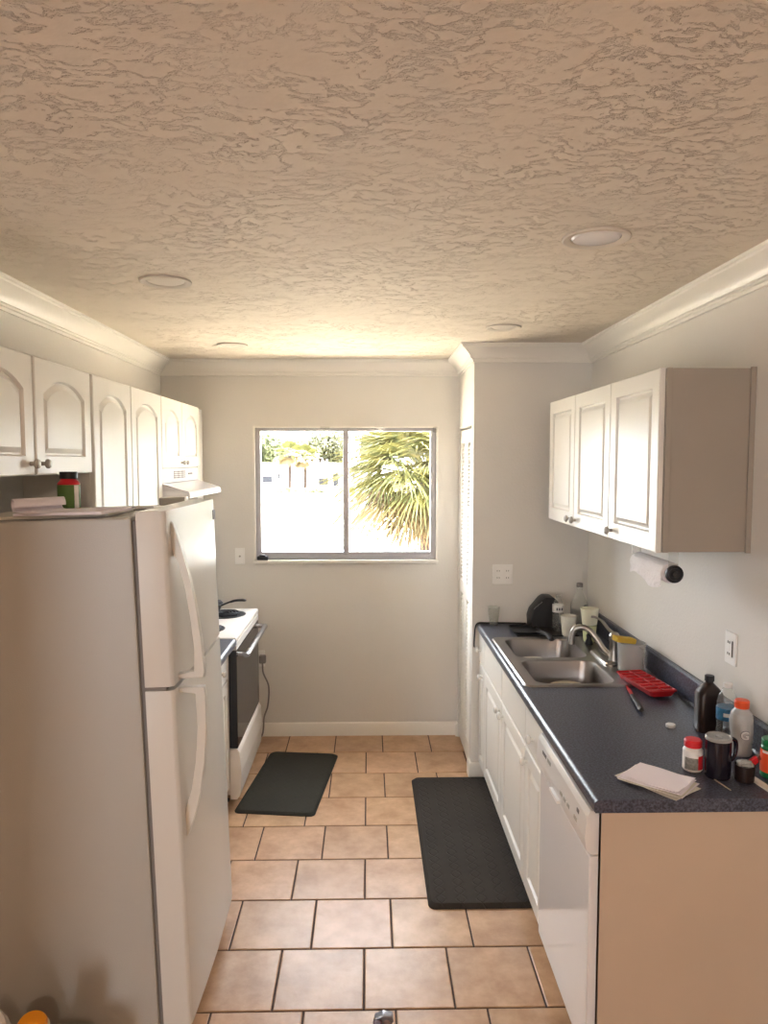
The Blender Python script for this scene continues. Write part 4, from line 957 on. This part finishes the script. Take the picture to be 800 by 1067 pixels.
bm = nb(); box(bm, XL + .02, -.700, SY - .006, SE + .006, .890, .918, .007, 3); obj('cooktop', bm, M['stovew'], t)
bm = nb(); prism(bm, [(XL + .02, .918), (XL + .10, .918), (XL + .075, 1.08), (XL + .06, 1.10), (XL + .02, 1.10)], 'Y', SY, SE, .004); bp_ = obj('control_backguard', bm, M['stovew'], t)
for k in range(5):
    bm = nb(); lathe(bm, [(.02, 0), (.02, .012), (.015, .02)], (XL + .083, SY + .1 + k * .14, 1.02), 18, rot=Matrix.Rotation(PI / 2 - .15, 3, 'Y')); obj('control_knob', bm, M['black'], bp_)
def coil(x, y, R):
    bm = nb(); pts = []; turns = R / .02
    N = int(turns * 22)
    for i in range(N + 1):
        q = i / N; r = .018 + (R - .018) * q; a = q * turns * 2 * PI * .82; pts.append((x + r * math.cos(a), y + r * math.sin(a), .930))
    tube(bm, pts, .0052, 6); b1 = obj('burner_coil', bm, M['iron'], t)
    bm = nb(); lathe(bm, [(R + .022, .9185), (R + .022, .922), (R + .012, .923), (R * .8, .9195), (R * .3, .919), (.002, .919)], (x, y, 0), 36); obj('drip_pan', bm, M['iron'], b1)
coil(-.865, 4.365, .095); coil(-.895, 3.985, .075); coil(-1.14, 3.985, .095); coil(-1.14, 4.365, .075)
bm = nb(); box(bm, -.744, -.700, SY + .002, SE - .002, .315, .845, .005); od = obj('oven_door', bm, M['blackgloss'], t, label='black glass oven door')
bm = nb(); tube(bm, [(-.655, SY + .03, .815), (-.650, SY + .06, .815), (-.650, SE - .06, .815), (-.655, SE - .03, .815)], .016, 12, .75)
for y in (SY + .05, SE - .05): tube(bm, [(-.70, y, .815), (-.655, y, .815)], .012, 10)
obj('oven_handle', bm, M['steel'], od)
bm = nb(); box(bm, -.744, -.700, SY, SE, .848, .888, .003); obj('front_rail', bm, M['stovew'], t)
bm = nb(); prism(bm, [(-.744, .035), (-.708, .035), (-.690, .06), (-.683, .18), (-.690, .29), (-.700, .312), (-.744, .312)], 'Y', SY, SE, .003); obj('storage_drawer', bm, M['stovew'], t)
for y in (SY + .06, SE - .06):
    for x in (-.78, -1.27):
        bm = nb(); lathe(bm, [(.02, 0), (.02, .01), (.01, .012), (.01, .06)], (x, y, 0), 12); obj('foot', bm, M['black'], t)
t = thing('frying_pan', 'dark frying pan on the far stove burner, handle towards the room', 'pan', (-1.0, 4.37, .936))
bm = nb(); lathe(bm, [(.085, .0), (.095, .006), (.112, .048), (.115, .050), (.112, .052), (.108, .046), (.092, .009), (.002, .007)], (-1.0, 4.37, .936), 36); obj('pan_body', bm, M['iron'], t)
bm = nb(); tube(bm, smooth_path([(-.892, 4.36, .976), (-.85, 4.345, .995), (-.80, 4.325, 1.012), (-.75, 4.305, 1.018), (-.735, 4.30, 1.016)], 4), [.009] * 6 + [.012] * 9 + [.011, .008], 12, .6); obj('handle', bm, M['black'], t)
bm = nb(); lathe(bm, [(.110, .0505), (.108, .060), (.05, .080), (.015, .084)], (-1.0, 4.37, .936), 32); lathe(bm, [(.012, .084), (.018, .098), (.012, .104)], (-1.0, 4.37, .936), 16); obj('lid', bm, M['iron'], t)
# ------------------------------------------------------------------ floor mats
def fmat(corners, h, m, label):
    c = sum((Vector(p) for p in corners), Vector((0, 0))) / 4
    a = (Vector(corners[1]) - Vector(corners[0])).normalized(); ang = math.atan2(a.y, a.x)
    wx = (Vector(corners[1]) - Vector(corners[0])).length / 2; wy = (Vector(corners[3]) - Vector(corners[0])).length / 2
    bm = nb(); rings = [[(x, y, z) for x, y in rrect(-wx + i, wx - i, -wy + i, wy - i, .03)] for i, z in ((0, .0), (0, .003), (.014, h - .001), (.020, h))]
    loft(bm, rings)
    o = obj('floor_mat', bm, m, origin=(0, 0, 0)); o.location = (c.x, c.y, .0006); o.rotation_euler = (0, 0, ang)
    tag(o, label, 'floor mat', 'anti-fatigue floor mats')
fmat([(-.622, 4.505), (-.193, 4.455), (-.285, 3.66), (-.714, 3.71)], .014, M['mat1'], 'black floor mat lying at an angle in front of the stove')
fmat([(.240, 4.095), (.690, 4.095), (.690, 2.868), (.262, 2.868)], .019, M['mat2'], 'long charcoal floor mat with lattice pattern in front of the sink cabinets')
# ------------------------------------------------------------------ foreground bits at the bottom edge
t = thing('storage_bin', 'dark bin on the floor beside the refrigerator, at the bottom left', 'bin', (-.93, 2.0, 0))
bm = nb(); rings = [[(x, y, z) for x, y in rrect(-1.12 - i, -.82 + i, 1.80 - i, 2.05 + i, .04)] for i, z in ((-.02, 0), (0, .170), (.006, .175), (.004, .183), (-.004, .183), (-.008, .170), (-.024, .006))]; loft(bm, rings); obj('bin_body', bm, M['brownblack'], t)
t = thing('cleaner_bottle', 'orange bottle with a beige collar sticking out of the bin', 'bottle', (-.955, 1.955, .014), rot=(.16, .10, 0))
bm = nb(); lathe(bm, [(.040, 0), (.043, .006), (.043, .235), (.040, .262)], (0, 0, 0), 28); obj('bottle_body', bm, M['orangebot'], t, world=False)
bm = nb(); lathe(bm, [(.0405, .262), (.0450, .264), (.0450, .284), (.041, .289)], (0, 0, 0), 28); obj('collar', bm, M['beigecap'], t, world=False)
bm = nb(); lathe(bm, [(.039, .288), (.039, .300), (.034, .308), (.002, .311)], (0, 0, 0), 28); obj('cap', bm, M['orangebot'], t, world=False)
bm = nb(); bmesh.ops.create_icosphere(bm, subdivisions=3, radius=.05)
for v in bm.verts: v.co *= 1 + rnd.uniform(-.12, .12); v.co.z *= 2.9
bmesh.ops.translate(bm, verts=bm.verts, vec=(-1.050, 1.95, .170)); tag(obj('plastic_bag', bm, M['tissue']), 'crumpled cream plastic bag stuffed beside the orange bottle at the left edge', 'plastic bag')
t = thing('claw_hammer', 'hammer with grey steel head on the tiles at the bottom centre', 'hammer', (.05, 2.2, 0))
bm = nb(); prism(bm, [(.012, .012), (.018, .040), (.045, .052), (.075, .046), (.080, .030), (.066, .020), (.066, .006), (.02, .004)], 'Y', 2.235, 2.262, .003); obj('head', bm, M['steelhead'], t)
bm = nb(); tube(bm, [(.055, 2.240, .026), (.075, 2.17, .022), (.12, 2.02, .016)], [.011, .011, .014], 10); obj('handle', bm, M['woodlt'], t)
bm = nb(); box(bm, .012, .040, 2.195, 2.234, .0, .040, .004); obj('face_cover', bm, M['maroon'], t)
for o in bpy.data.objects:
    if '_o' in o: del o['_o']
